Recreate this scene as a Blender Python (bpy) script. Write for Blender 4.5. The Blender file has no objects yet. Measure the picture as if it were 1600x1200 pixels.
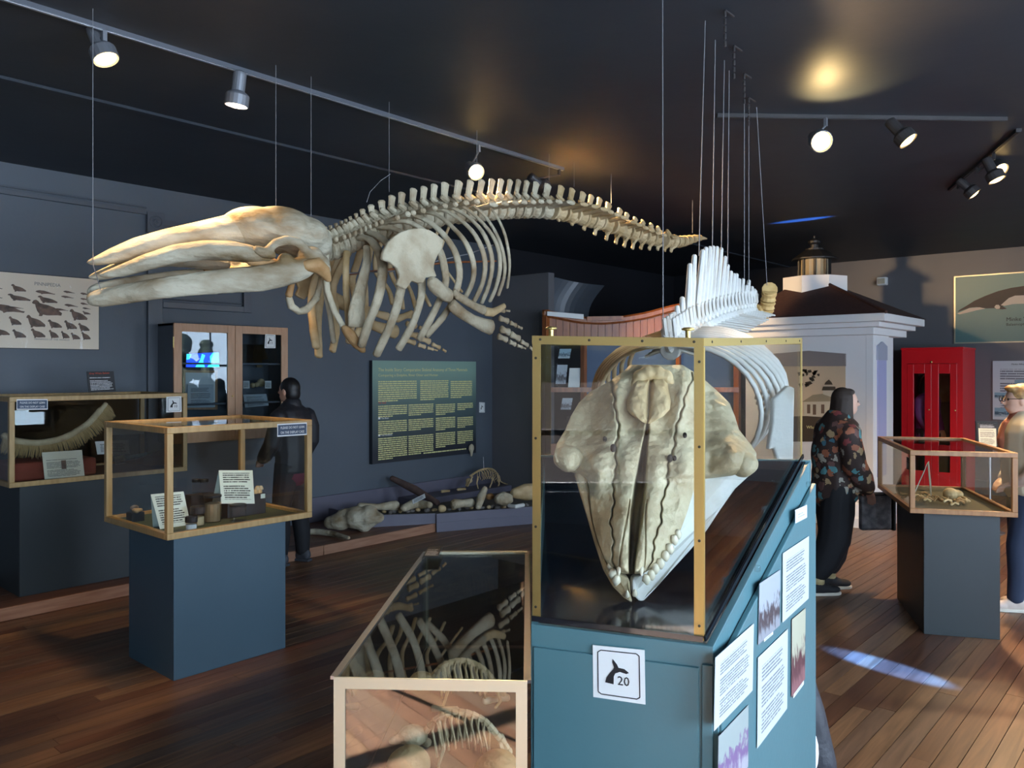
import bpy, math, random
from mathutils import Vector, Matrix, noise
random.seed(7)
sc = bpy.context.scene
COL = sc.collection
# ---------------------------------------------------------------- camera, world, sun, exposure
TH = math.radians(48.65); CS, SN = math.cos(TH), math.sin(TH)
F, HZ, CH = 1250.0, 578.0, 1.75
cam = bpy.data.cameras.new('camera'); co = bpy.data.objects.new('camera', cam); COL.objects.link(co)
co.location = (0, 0, CH); co.rotation_euler = (math.pi/2, 0, -TH)
cam.sensor_width = 36; cam.lens = F/1600*36; cam.shift_y = -(600-HZ)/1600
cam.clip_start = .05
sc.camera = co
w = bpy.data.worlds.new('world'); sc.world = w; w.use_nodes = True
w.node_tree.nodes['Background'].inputs[0].default_value = (.66, .82, 1.0, 1)
w.node_tree.nodes['Background'].inputs[1].default_value = 9
sun = bpy.data.lights.new('sun', 'SUN'); so = bpy.data.objects.new('sun', sun); COL.objects.link(so)
sun.energy = 80; sun.angle = .009; sun.color = (1, .94, .84)
so.rotation_euler = Vector((.93, -.20, -.46)).to_track_quat('-Z', 'Y').to_euler()
so.location = (-9, 3, 6)
sc.view_settings.view_transform = 'Standard'; sc.view_settings.look = 'None'
sc.view_settings.exposure = 1.25; sc.view_settings.gamma = 1.0
sc.view_settings.use_curve_mapping = False
# room numbers: far-left wall y = YW, far-right wall x = XW, window wall y = -YB, rear wall x = -XB
YW, XW, YB, XB, HC = 7.4, 12.84, 3.0, 3.0, 3.44
WIN = [(-2.2, -.2), (0.6, 2.6), (3.2, 5.4), (8.3, 10.0)]
WZ = (.7, 3.0)
RWIN = (-.35, 1.25, .7, 1.7)     # rear window y0 y1 z0 z1
for i, (a, b) in enumerate(WIN):   # sky portals in the window openings
    L = bpy.data.lights.new('window_portal', 'AREA'); L.shape = 'RECTANGLE'; L.size = b-a; L.size_y = WZ[1]-WZ[0]
    L.cycles.is_portal = True
    o = bpy.data.objects.new('window_portal', L); COL.objects.link(o)
    o.location = ((a+b)/2, -YB-.1, sum(WZ)/2); o.rotation_euler = (math.pi/2, 0, 0)
# narrow blue spot added outside a side window to draw the floor streak
g = bpy.data.lights.new('streak_spot', 'SPOT'); go = bpy.data.objects.new('streak_spot', g); COL.objects.link(go)
g.energy = 120000; g.color = (.07, .27, 1.0); g.spot_size = math.radians(1.5); g.spot_blend = .6; g.shadow_soft_size = .02
go.location = (2.9, -7.6, 2.95)
go.rotation_euler = (Vector((5.0, 1.45, 0))-go.location).to_track_quat('-Z', 'Y').to_euler()

g2 = g.copy(); go2 = bpy.data.objects.new('streak_spot', g2); COL.objects.link(go2); g2.energy = 70000; g2.spot_size = math.radians(1.3)  # second added spot, draws the blue streak on the ceiling
go2.location = (9.05, -4.6, 1.23); go2.rotation_euler = (Vector((8.93, 3.5, 3.44))-go2.location).to_track_quat('-Z', 'Y').to_euler()

# ---------------------------------------------------------------- coordinates
def W(X, Y, Z): return Vector((CS*X+SN*Y, -SN*X+CS*Y, Z))
def P(u, v, Y): return W((u-800)/F*Y, Y, CH+(HZ-v)/F*Y)
def Py(u, v, y): return P(u, v, y/(CS-SN*(u-800)/F))
def Px(u, v, x): return P(u, v, x/(CS*(u-800)/F+SN))
def Fl(u, v, z=0): return P(u, v, F*(CH-z)/(v-HZ))
def Wd(X, Y, Z=0): return Vector((CS*X+SN*Y, -SN*X+CS*Y, Z))
ZU = Vector((0, 0, 1))
# ---------------------------------------------------------------- objects
wl = {}
class MB:
    def __init__(s): s.v = []; s.f = []; s.uv = {}
    def add(s, vs, fs):
        n = len(s.v); s.v += [Vector(x) for x in vs]; s.f += [tuple(i+n for i in f) for f in fs]
    def hexa(s, p):
        s.add(p, [(3,2,1,0),(4,5,6,7),(0,1,5,4),(1,2,6,5),(2,3,7,6),(3,0,4,7)])
    def box(s, c, d, ex=(1,0,0), ey=(0,1,0), ez=(0,0,1)):
        c = Vector(c); ex, ey, ez = Vector(ex)*d[0]/2, Vector(ey)*d[1]/2, Vector(ez)*d[2]/2
        s.hexa([c-ex-ey-ez, c+ex-ey-ez, c+ex+ey-ez, c-ex+ey-ez, c-ex-ey+ez, c+ex-ey+ez, c+ex+ey+ez, c-ex+ey+ez])
        return s
    def bb(s, a, b):
        a, b = Vector(a), Vector(b)
        return s.box((a+b)/2, [abs(q) for q in (b-a)])
    def bar(s, p, q, w, h, up=ZU):
        p, q = Vector(p), Vector(q); d = (q-p); L = d.length; d = d/L
        up = Vector(up); sd = d.cross(up)
        if sd.length < 1e-4: sd = d.cross(Vector((1, 0, 0)))
        sd.normalize(); u2 = sd.cross(d)
        return s.box((p+q)/2, (L, w, h), d, sd, u2)
    def panel(s, c00, c10, c11, c01, t=.004):
        a = [Vector(x) for x in (c00, c10, c11, c01)]
        n = (a[1]-a[0]).cross(a[3]-a[0]).normalized()
        k = len(s.f); b = [x-n*t for x in a]
        s.add(b+a, [(4,5,6,7),(3,2,1,0),(0,1,5,4),(1,2,6,5),(2,3,7,6),(3,0,4,7)])
        s.uv[k] = [(0,0),(1,0),(1,1),(0,1)]
        return s
    def prism(s, poly, off):
        poly = [Vector(p) for p in poly]; off = Vector(off); n = len(poly)
        s.add(poly+[p+off for p in poly], [tuple(range(n)), tuple(range(2*n-1, n-1, -1))]+[(i, n+i, n+(i+1) % n, (i+1) % n) for i in range(n)])
        return s
    def tube(s, pts, rad, n=8, side=None, cap=True):
        pts = [Vector(p) for p in pts]; m = len(pts)
        if not isinstance(rad, (list, tuple)): rad = [rad]*m
        k0 = len(s.v); prev = None; rings = []
        for i, p in enumerate(pts):
            d = (pts[min(i+1, m-1)]-pts[max(i-1, 0)])
            d = d.normalized() if d.length > 1e-9 else Vector((0, 0, 1))
            ref = Vector(side) if side is not None else (prev if prev is not None else (Vector((0, 0, 1)) if abs(d.z) < .9 else Vector((1, 0, 0))))
            a = ref-d*ref.dot(d)
            if a.length < 1e-5: a = d.orthogonal()
            a.normalize(); b = d.cross(a); prev = a
            r = rad[i]; ra, rb = r if isinstance(r, (list, tuple)) else (r, r)
            rings.append((p, d, a, b, ra, rb))
        out = []
        if cap:
            p, d, a, b, ra, rb = rings[0]; q = min(ra, rb)
            out.append((p-d*q*.55, a, b, ra*.6, rb*.6))
        out += [(p, a, b, ra, rb) for p, d, a, b, ra, rb in rings]
        if cap:
            p, d, a, b, ra, rb = rings[-1]; q = min(ra, rb)
            out.append((p+d*q*.55, a, b, ra*.6, rb*.6))
        vs = []
        for p, a, b, ra, rb in out:
            for j in range(n):
                t = 2*math.pi*j/n; vs.append(p+a*math.cos(t)*ra+b*math.sin(t)*rb)
        fs = [(i*n+j, i*n+(j+1) % n, (i+1)*n+(j+1) % n, (i+1)*n+j) for i in range(len(out)-1) for j in range(n)]
        fs += [tuple(range(n-1, -1, -1)), tuple((len(out)-1)*n+j for j in range(n))]
        s.add(vs, fs); return s
    def lathe(s, c, prof, n=16, ax=ZU):
        c = Vector(c); ax = Vector(ax).normalized(); a = ax.orthogonal().normalized(); b = ax.cross(a); vs = []
        for r, z in prof:
            for j in range(n):
                t = 2*math.pi*j/n; vs.append(c+ax*z+(a*math.cos(t)+b*math.sin(t))*max(r, 1e-4))
        m = len(prof)
        fs = [(i*n+j, i*n+(j+1) % n, (i+1)*n+(j+1) % n, (i+1)*n+j) for i in range(m-1) for j in range(n)]
        fs += [tuple(range(n-1, -1, -1)), tuple((m-1)*n+j for j in range(n))]
        s.add(vs, fs); return s
    def ell(s, c, r, ex=(1,0,0), ey=(0,1,0), ez=(0,0,1), n=12, m=8):
        c, ex, ey, ez = Vector(c), Vector(ex), Vector(ey), Vector(ez); vs = []; 
        for i in range(1, m):
            ph = math.pi*i/m
            for j in range(n):
                t = 2*math.pi*j/n
                vs.append(c+ex*r[0]*math.sin(ph)*math.cos(t)+ey*r[1]*math.sin(ph)*math.sin(t)+ez*r[2]*math.cos(ph))
        k = len(vs); vs += [c+ez*r[2], c-ez*r[2]]
        fs = [(i*n+j, (i+1)*n+j, (i+1)*n+(j+1) % n, i*n+(j+1) % n) for i in range(m-2) for j in range(n)]
        fs += [(k, j, (j+1) % n) for j in range(n)]+[(k+1, (m-2)*n+(j+1) % n, (m-2)*n+j) for j in range(n)]
        s.add(vs, fs); return s
    def text(s, txt, org, ex, ez, h, width=None, align='LEFT', depth=.0006):
        cu = bpy.data.curves.new('t', 'FONT'); cu.body = txt; cu.size = 1; cu.align_x = align; cu.extrude = .01; cu.resolution_u = 2
        ob = bpy.data.objects.new('t', cu); me = bpy.data.meshes.new_from_object(ob)
        ex, ez = Vector(ex).normalized(), Vector(ez).normalized(); n = ex.cross(ez); org = Vector(org)
        xs = [v.co.x for v in me.vertices]; k = h/.7; kx = k
        if width and xs: kx = width/max(1e-6, max(xs)-min(xs))
        s.add([org+ex*v.co.x*kx+ez*v.co.y*k+n*(v.co.z/.01*depth) for v in me.vertices], [tuple(p.vertices) for p in me.polygons])
        bpy.data.objects.remove(ob); bpy.data.curves.remove(cu); bpy.data.meshes.remove(me); return s
    def build(s, name, mat, parent=None, smooth=False, bevel=0, kind=None, remesh=0, sm=0, fixn=True):
        if parent is not None: base = wl[parent.name]
        else:
            lo = [min(p[i] for p in s.v) for i in range(3)]; hi = [max(p[i] for p in s.v) for i in range(3)]
            base = Vector(((lo[0]+hi[0])/2, (lo[1]+hi[1])/2, lo[2]))
        me = bpy.data.meshes.new(name); me.from_pydata([tuple(p-base) for p in s.v], [], s.f)
        if s.uv:
            ul = me.uv_layers.new(name='UVMap')
            for d in ul.data: d.uv = (-1, -1)
            for fi, c in s.uv.items():
                for li, q in zip(me.polygons[fi].loop_indices, c): ul.data[li].uv = q
        elif fixn:
            import bmesh
            bm = bmesh.new(); bm.from_mesh(me); bmesh.ops.recalc_face_normals(bm, faces=bm.faces); bm.to_mesh(me); bm.free()
        me.materials.append(M[mat] if isinstance(mat, str) else mat)
        if smooth:
            for p in me.polygons: p.use_smooth = True
        o = bpy.data.objects.new(name, me); COL.objects.link(o)
        if parent is not None: o.parent = parent; wl[o.name] = base
        else: o.location = base; wl[o.name] = base
        if bevel:
            b = o.modifiers.new('bevel', 'BEVEL'); b.width = bevel; b.segments = 2; b.limit_method = 'ANGLE'; b.angle_limit = .6
        if remesh:
            r = o.modifiers.new('remesh', 'REMESH'); r.mode = 'VOXEL'; r.voxel_size = remesh; r.use_smooth_shade = True
            if sm:
                q = o.modifiers.new('smooth', 'SMOOTH'); q.iterations = sm; q.factor = .5
        if kind: o['kind'] = kind
        return o
def empty(name, loc):
    o = bpy.data.objects.new(name, None); COL.objects.link(o); o.location = loc; o.empty_display_size = .1
    wl[o.name] = Vector(loc); return o
def tag(o, label, cat, group=None):
    o['label'] = label; o['category'] = cat
    if group: o['group'] = group
    return o
def thing(name, loc, label, cat, group=None): return tag(empty(name, loc), label, cat, group)
def struct(o): o['kind'] = 'structure'; return o
# ---------------------------------------------------------------- materials
M = {}
def nt(name):
    m = bpy.data.materials.new(name); m.use_nodes = True; M[name] = m
    t = m.node_tree; return m, t, t.nodes['Principled BSDF']
def lk(t, a, b): t.links.new(a, b)
def mat(name, col, rough=.5, metal=0, col2=None, scale=4, detail=4, mix=(.35, .65), bump=0, bscale=None, spec=.5, stretch=None, emit=0, rnd=0):
    m, t, p = nt(name)
    p.inputs['Base Color'].default_value = (*col, 1); p.inputs['Roughness'].default_value = rough
    p.inputs['Metallic'].default_value = metal; p.inputs['Specular IOR Level'].default_value = spec
    if emit:
        p.inputs['Emission Color'].default_value = (*col, 1); p.inputs['Emission Strength'].default_value = emit
    if col2 or bump:
        g = t.nodes.new('ShaderNodeNewGeometry'); vec = g.outputs['Position']
        if stretch:
            mp = t.nodes.new('ShaderNodeMapping'); mp.inputs['Scale'].default_value = stretch; lk(t, vec, mp.inputs[0]); vec = mp.outputs[0]
    if col2:
        n = t.nodes.new('ShaderNodeTexNoise'); n.inputs['Scale'].default_value = scale; n.inputs['Detail'].default_value = detail; lk(t, vec, n.inputs['Vector'])
        r = t.nodes.new('ShaderNodeValToRGB'); r.color_ramp.elements[0].position = mix[0]; r.color_ramp.elements[1].position = mix[1]
        r.color_ramp.elements[0].color = (*col, 1); r.color_ramp.elements[1].color = (*col2, 1)
        lk(t, n.outputs['Fac'], r.inputs[0]); lk(t, r.outputs[0], p.inputs['Base Color'])
    if bump:
        n2 = t.nodes.new('ShaderNodeTexNoise'); n2.inputs['Scale'].default_value = bscale or scale*3; n2.inputs['Detail'].default_value = 5; lk(t, vec, n2.inputs['Vector'])
        b = t.nodes.new('ShaderNodeBump'); b.inputs['Strength'].default_value = bump; b.inputs['Distance'].default_value = .02
        lk(t, n2.outputs['Fac'], b.inputs['Height']); lk(t, b.outputs[0], p.inputs['Normal'])
    return m
def fres(t, ior):
    """Fresnel of a thin sheet: the same from both of its faces"""
    g = t.nodes.new('ShaderNodeNewGeometry'); m_ = t.nodes.new('ShaderNodeMapRange'); lk(t, g.outputs['Backfacing'], m_.inputs[0])
    m_.inputs[3].default_value = ior; m_.inputs[4].default_value = 1/ior
    fr = t.nodes.new('ShaderNodeFresnel'); lk(t, m_.outputs[0], fr.inputs[0]); return fr
def glass(name, tint=(1, 1, 1), ior=1.5, rough=0.0, dirt=0):
    m = bpy.data.materials.new(name); m.use_nodes = True; M[name] = m; t = m.node_tree; t.nodes.clear()
    o = t.nodes.new('ShaderNodeOutputMaterial'); tr = t.nodes.new('ShaderNodeBsdfTransparent'); tr.inputs[0].default_value = (*tint, 1)
    gl = t.nodes.new('ShaderNodeBsdfGlossy'); gl.inputs['Roughness'].default_value = rough
    fr = fres(t, ior)
    mx = t.nodes.new('ShaderNodeMixShader'); lk(t, fr.outputs[0], mx.inputs[0]); lk(t, tr.outputs[0], mx.inputs[1]); lk(t, gl.outputs[0], mx.inputs[2])
    lk(t, mx.outputs[0], o.inputs[0]); return m
def emis(name, col, s):
    m = bpy.data.materials.new(name); m.use_nodes = True; M[name] = m; t = m.node_tree; t.nodes.clear()
    o = t.nodes.new('ShaderNodeOutputMaterial'); e = t.nodes.new('ShaderNodeEmission'); e.inputs[0].default_value = (*col, 1); e.inputs[1].default_value = s
    lk(t, e.outputs[0], o.inputs[0]); return m
def printed(name, paper, ink, lines=20, margin=.1, cols=1, top=.9, bot=.08, rough=.6, photo=None, fill=.62):
    """sheet of small print: rows of word-like dashes on the front face's UVs"""
    m, t, p = nt(name); p.inputs['Roughness'].default_value = rough
    uv = t.nodes.new('ShaderNodeUVMap'); sp = t.nodes.new('ShaderNodeSeparateXYZ'); lk(t, uv.outputs[0], sp.inputs[0])
    def mth(op, a, b=None, c=None):
        n = t.nodes.new('ShaderNodeMath'); n.operation = op
        for i, q in enumerate((a, b, c)):
            if q is None: continue
            if isinstance(q, (int, float)): n.inputs[i].default_value = q
            else: lk(t, q, n.inputs[i])
        return n.outputs[0]
    x, y = sp.outputs[0], sp.outputs[1]
    yl = mth('MULTIPLY', y, float(lines)); row = mth('FLOOR', yl); fy = mth('FRACT', yl)
    xc = mth('FRACT', mth('MULTIPLY', x, float(cols)))
    xi = mth('MULTIPLY', x, 46.0)
    cb = t.nodes.new('ShaderNodeCombineXYZ'); lk(t, xi, cb.inputs[0]); lk(t, mth('MULTIPLY', row, 7.31), cb.inputs[1])
    nz = t.nodes.new('ShaderNodeTexNoise'); nz.inputs['Scale'].default_value = 1.0; nz.inputs['Detail'].default_value = 1; lk(t, cb.outputs[0], nz.inputs['Vector'])
    wn = t.nodes.new('ShaderNodeTexWhiteNoise'); wn.noise_dimensions = '2D'
    cb2 = t.nodes.new('ShaderNodeCombineXYZ'); lk(t, row, cb2.inputs[0]); lk(t, mth('FLOOR', mth('MULTIPLY', x, float(cols))), cb2.inputs[1]); lk(t, cb2.outputs[0], wn.inputs['Vector'])
    ends = mth('LESS_THAN', xc, mth('ADD', 1-margin-.22, mth('MULTIPLY', mth('POWER', wn.outputs[0], .4), .22)))
    a = mth('LESS_THAN', nz.outputs['Fac'], fill); b = mth('GREATER_THAN', fy, .48)
    k = mth('MULTIPLY', mth('MULTIPLY', a, b), mth('MULTIPLY', ends, mth('GREATER_THAN', xc, margin)))
    k = mth('MULTIPLY', k, mth('MULTIPLY', mth('LESS_THAN', y, top), mth('GREATER_THAN', y, bot)))
    gap = mth('GREATER_THAN', mth('FRACT', mth('MULTIPLY', row, .137)), .12)
    k = mth('MULTIPLY', k, gap)
    mx = t.nodes.new('ShaderNodeMix'); mx.data_type = 'RGBA'
    lk(t, k, mx.inputs[0]); mx.inputs[6].default_value = (*paper, 1); mx.inputs[7].default_value = (*ink, 1)
    lk(t, mx.outputs[2], p.inputs['Base Color']); return m
def photo(name, sky, mid, dark, scale=6, horizon=.5, rough=.4):
    m, t, p = nt(name); p.inputs['Roughness'].default_value = rough
    uv = t.nodes.new('ShaderNodeUVMap'); sp = t.nodes.new('ShaderNodeSeparateXYZ'); lk(t, uv.outputs[0], sp.inputs[0])
    mp = t.nodes.new('ShaderNodeMapping'); mp.inputs['Scale'].default_value = (2.2, .8, 1); lk(t, uv.outputs[0], mp.inputs[0])
    n = t.nodes.new('ShaderNodeTexNoise'); n.inputs['Scale'].default_value = scale; n.inputs['Detail'].default_value = 6; lk(t, mp.outputs[0], n.inputs['Vector'])
    ad = t.nodes.new('ShaderNodeMath'); ad.operation = 'MULTIPLY_ADD'; lk(t, n.outputs['Fac'], ad.inputs[0]); ad.inputs[1].default_value = .9; lk(t, sp.outputs[1], ad.inputs[2])
    r = t.nodes.new('ShaderNodeValToRGB'); e = r.color_ramp.elements
    e[0].position = horizon; e[0].color = (*mid, 1); e[1].position = horizon+.16; e[1].color = (*dark, 1)
    q = e.new(horizon+.34); q.color = (*dark, 1); q = e.new(horizon+.44); q.color = (*sky, 1)
    lk(t, ad.outputs[0], r.inputs[0]); lk(t, r.outputs[0], p.inputs['Base Color']); return m

mat('wall_paint', (.082, .099, .119), .5, col2=(.094, .112, .134), scale=1.2, bump=.05, bscale=30)
mat('wall_paint_far', (.125, .125, .132), .5, col2=(.14, .138, .145), scale=1.2, bump=.05, bscale=30)
mat('ceiling_paint', (.021, .027, .036), .52, col2=(.028, .035, .045), scale=1.0, bump=.25, bscale=2.2, spec=.35)
mat('sky_block_brown', (.12, .08, .06), .9)
mat('soffit_black', (.010, .011, .016), .6)
mat('trim_paint', (.080, .092, .110), .4)
mat('purple_paint', (.105, .100, .135), .5, col2=(.122, .116, .152), scale=2)
mat('white_plaster', (.7, .7, .7), .7)
mat('pedestal_blue', (.044, .090, .122), .42, col2=(.048, .096, .130), scale=2, bump=.03, bscale=60)
mat('pedestal_dark', (.020, .028, .030), .45, col2=(.023, .031, .034), scale=2)
mat('teal_paint', (.078, .182, .208), .38, col2=(.084, .193, .22), scale=2, bump=.03, bscale=50)
mat('black_lacquer', (.012, .012, .016), .12)
mat('navy_deck', (.012, .016, .028), .12)
mat('oak', (.48, .315, .125), .4, col2=(.39, .24, .085), scale=5, stretch=(8, 8, 1.2), bump=.05, bscale=30)
mat('oak_pink', (.56, .32, .18), .4, col2=(.49, .27, .14), scale=5, stretch=(8, 8, 1.2))
mat('oak_dark', (.35, .17, .06), .4, col2=(.27, .12, .04), scale=5, stretch=(8, 8, 1.2))
mat('brass', (.60, .45, .17), .42, 1.0, bump=.02, bscale=80)
mat('brass_pale', (.60, .58, .43), .42, .7)
mat('steel', (.55, .56, .58), .3, 1.0)
mat('wire', (.22, .22, .23), .5, .4)
mat('track_grey', (.12, .13, .15), .35, .3)
mat('lamp_grey', (.20, .21, .23), .4, .4)
mat('lamp_dark', (.05, .045, .045), .4, .3)
mat('black', (.012, .012, .013), .5)
mat('screw_dark', (.06, .05, .03), .5, .5)
mat('bone', (.50, .44, .31), .65, col2=(.25, .165, .08), scale=6, detail=12, mix=(.40, .74), bump=.8, bscale=22, spec=.25)
mat('bone_grey', (.48, .44, .33), .65, col2=(.19, .125, .055), scale=6.5, detail=13, mix=(.40, .72), bump=.9, bscale=20, spec=.25, stretch=(.55, 1, 1.3))
mat('bone_white', (.60, .60, .56), .6, col2=(.38, .31, .2), scale=4.5, detail=8, mix=(.52, .85), bump=.25, bscale=20, spec=.3)
mat('bone_brown', (.50, .32, .15), .6, col2=(.30, .15, .05), scale=6, detail=6, bump=.4, bscale=20, spec=.3)
mat('bone_ivory', (.53, .45, .29), .5, col2=(.28, .18, .08), scale=6, detail=10, mix=(.42, .8), bump=.7, bscale=22, spec=.4)
mat('bone_tan', (.58, .44, .25), .6, col2=(.40, .27, .12), scale=7, detail=6, bump=.4, bscale=26, spec=.3)
mat('bone_tail', (.62, .42, .17), .6, col2=(.48, .29, .1), scale=9, detail=6, bump=.4, bscale=26, spec=.3)
mat('tooth', (.72, .64, .48), .25)
mat('foramen', (.02, .012, .008), .9)
mat('paper', (.80, .82, .80), .7)
mat('paper_green', (.62, .74, .68), .7)
mat('ink', (.012, .012, .014), .6)
mat('ink_brown', (.10, .07, .05), .6, col2=(.22, .13, .09), scale=20)
mat('navy_sign', (.020, .045, .095), .4)
mat('white_ink', (.8, .8, .8), .6)
mat('yellow_ink', (.72, .68, .30), .6)
mat('felt', (.050, .075, .045), .95)
mat('felt_brown', (.075, .065, .035), .95)
mat('red_cloth', (.26, .055, .03), .8, col2=(.2, .04, .02), scale=6)
mat('jar_lid', (.010, .010, .011), .5)
mat('red_paint', (.72, .012, .018), .3)
mat('shingle', (.065, .027, .020), .85, col2=(.045, .018, .014), scale=22, stretch=(1, 1, 5))
mat('wood_boat', (.32, .105, .028), .35, col2=(.22, .06, .015), scale=4, stretch=(6, 6, .8))
mat('platform_wood', (.19, .085, .045), .45, col2=(.12, .045, .022), scale=4, stretch=(.6, 6, 6))
mat('platform_edge', (.33, .17, .10), .55, col2=(.24, .11, .06), scale=6, stretch=(.6, 6, 6))
mat('poster_tan', (.80, .68, .52), .4)
mat('minke_teal', (.115, .215, .205), .4, col2=(.13, .235, .225), scale=1)
mat('lantern_glass', (.33, .27, .17), .4)
mat('booth_in', (.24, .2, .14), .7)
mat('blue_panel', (.025, .06, .14), .5)
mat('skin', (.60, .33, .22), .5); mat('skin_light', (.62, .38, .28), .5)
mat('hair_black', (.012, .010, .010), .45); mat('hair_dark', (.030, .018, .012), .7); mat('hair_blond', (.42, .26, .10), .5, col2=(.22, .12, .05), scale=40)
mat('jacket_black', (.018, .018, .022), .55, bump=.3, bscale=14)
mat('trousers_black', (.010, .011, .014), .8); mat('jeans', (.022, .035, .07), .8)
mat('maroon', (.13, .02, .04), .8); mat('cream', (.55, .48, .34), .8); mat('scarf', (.42, .15, .085), .9, bump=.5, bscale=18)
mat('shoe_grey', (.05, .055, .065), .6); mat('shoe_white', (.62, .52, .45), .6); mat('shoe_black', (.014, .014, .017), .7); mat('sole', (.72, .68, .58), .6)
mat('sock', (.30, .22, .09), .9, col2=(.55, .46, .25), scale=3, stretch=(1, 1, 14))
mat('bag_mesh', (.28, .28, .28), .6, col2=(.10, .10, .11), scale=16)
mat('purple_coat', (.24, .05, .19), .6)
mat('orca_grey', (.030, .032, .040), .55, bump=.4, bscale=18); mat('plush_white', (.75, .75, .73), .8)
mat('rough_tan', (.30, .21, .11), .8, col2=(.2, .13, .06), scale=8)
mat('stone', (.10, .09, .085), .8, col2=(.16, .14, .12), scale=20)
mat('frond', (.04, .045, .055), .6)
glass('glass', (.97, .985, .98), 1.36); glass('glass_low', (.78, .80, .78), 1.75); glass('glass_dark', (.75, .80, .82), 1.38); glass('acrylic', (.96, .97, .97), 1.33)
glass('window_glass', (.97, .98, 1), 1.45)
emis('lamp_face', (1, .66, .24), 5); emis('lamp_face_dim', (1, .80, .6), 9); emis('screen_white', (.85, .93, 1), 2.2); emis('screen_blue', (.01, .05, .9), 1.6); emis('screen_cyan', (.05, .75, .85), 1.4)
emis('aqua_led', (.1, .9, .7), 1.5)
printed('print_white', (.50, .55, .58), (.16, .17, .2), 24, .12, top=.86, bot=.1)
printed('print_card', (.66, .76, .70), (.05, .06, .06), 15, .1, top=.92, bot=.12)
printed('print_cream', (.72, .69, .54), (.22, .21, .17), 24, .08, top=.72, bot=.1)
printed('print_small', (.72, .74, .72), (.2, .2, .2), 9, .12, top=.8, bot=.15)
printed('print_black', (.02, .02, .022), (.55, .55, .55), 14, .08, top=.72, bot=.08)
printed('print_label', (.70, .76, .80), (.3, .32, .36), 5, .22, top=.7, bot=.3)
photo('photo_ship', (.36, .40, .45), (.28, .30, .34), (.07, .06, .07), 5, .55)
photo('photo_sepia', (.44, .44, .33), (.26, .12, .13), (.10, .04, .05), 5, .55)
photo('photo_purple', (.32, .37, .36), (.38, .37, .42), (.20, .13, .26), 5, .6)
photo('photo_whale', (.20, .34, .42), (.3, .4, .45), (.05, .1, .14), 5, .6)

# patterned jacket
m, t, p = nt('floral'); g = t.nodes.new('ShaderNodeNewGeometry')
vo = t.nodes.new('ShaderNodeTexVoronoi'); vo.inputs['Scale'].default_value = 15
nd = t.nodes.new('ShaderNodeTexNoise'); nd.inputs['Scale'].default_value = 22; lk(t, g.outputs['Position'], nd.inputs['Vector'])
vm = t.nodes.new('ShaderNodeVectorMath'); vm.operation = 'MULTIPLY_ADD'; lk(t, nd.outputs['Color'], vm.inputs[0]); vm.inputs[1].default_value = (.07, .07, .07); lk(t, g.outputs['Position'], vm.inputs[2]); lk(t, vm.outputs[0], vo.inputs['Vector'])
r1 = t.nodes.new('ShaderNodeValToRGB'); r1.color_ramp.interpolation = 'CONSTANT'; e = r1.color_ramp.elements
e[0].color = (.30, .10, .05, 1); e[1].position = .2; e[1].color = (.09, .26, .28, 1)
for q, c in ((.36, (.36, .25, .13)), (.50, (.14, .07, .06)), (.62, (.34, .32, .26)), (.76, (.05, .15, .2)), (.88, (.2, .04, .04))):
    z = e.new(q); z.color = (*c, 1)
sx = t.nodes.new('ShaderNodeSeparateColor'); lk(t, vo.outputs['Color'], sx.inputs[0]); lk(t, sx.outputs[0], r1.inputs[0])
ls = t.nodes.new('ShaderNodeMath'); ls.operation = 'LESS_THAN'; ls.inputs[1].default_value = .46; lk(t, vo.outputs['Distance'], ls.inputs[0])
mx = t.nodes.new('ShaderNodeMix'); mx.data_type = 'RGBA'; lk(t, ls.outputs[0], mx.inputs[0]); mx.inputs[6].default_value = (.035, .018, .014, 1); lk(t, r1.outputs[0], mx.inputs[7])
lk(t, mx.outputs[2], p.inputs['Base Color']); p.inputs['Roughness'].default_value = .7
# floor boards
m, t, p = nt('floor_wood'); oi = t.nodes.new('ShaderNodeObjectInfo'); g = t.nodes.new('ShaderNodeNewGeometry')
av = t.nodes.new('ShaderNodeVectorMath'); av.operation = 'MULTIPLY_ADD'; lk(t, oi.outputs['Random'], av.inputs[0]); av.inputs[1].default_value = (31, 17, 5); lk(t, g.outputs['Position'], av.inputs[2])
mp = t.nodes.new('ShaderNodeMapping'); mp.inputs['Scale'].default_value = (.9, 13, 6); lk(t, av.outputs[0], mp.inputs[0])
n1 = t.nodes.new('ShaderNodeTexNoise'); n1.inputs['Scale'].default_value = 1.6; n1.inputs['Detail'].default_value = 7; n1.inputs['Distortion'].default_value = 1.2; lk(t, mp.outputs[0], n1.inputs['Vector'])
rr = t.nodes.new('ShaderNodeValToRGB'); e = rr.color_ramp.elements; e[0].position = .3; e[0].color = (.50, .42, .38, 1); e[1].position = .72; e[1].color = (1.15, 1.1, 1.05, 1); lk(t, n1.outputs['Fac'], rr.inputs[0])
rc = t.nodes.new('ShaderNodeValToRGB'); e = rc.color_ramp.elements; e[0].color = (.120, .052, .028, 1); e[1].color = (.26, .15, .078, 1)
for q, c in ((.3, (.175, .086, .047)), (.55, (.155, .098, .066)), (.8, (.205, .112, .057))):
    z = e.new(q); z.color = (*c, 1)
sy = t.nodes.new('ShaderNodeSeparateXYZ'); lk(t, g.outputs['Position'], sy.inputs[0])
fm = t.nodes.new('ShaderNodeMath'); fm.operation = 'MULTIPLY_ADD'; fm.inputs[1].default_value = 1/.094; fm.inputs[2].default_value = 3/.094; lk(t, sy.outputs[1], fm.inputs[0])
ff = t.nodes.new('ShaderNodeMath'); ff.operation = 'FLOOR'; lk(t, fm.outputs[0], ff.inputs[0])
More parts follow.
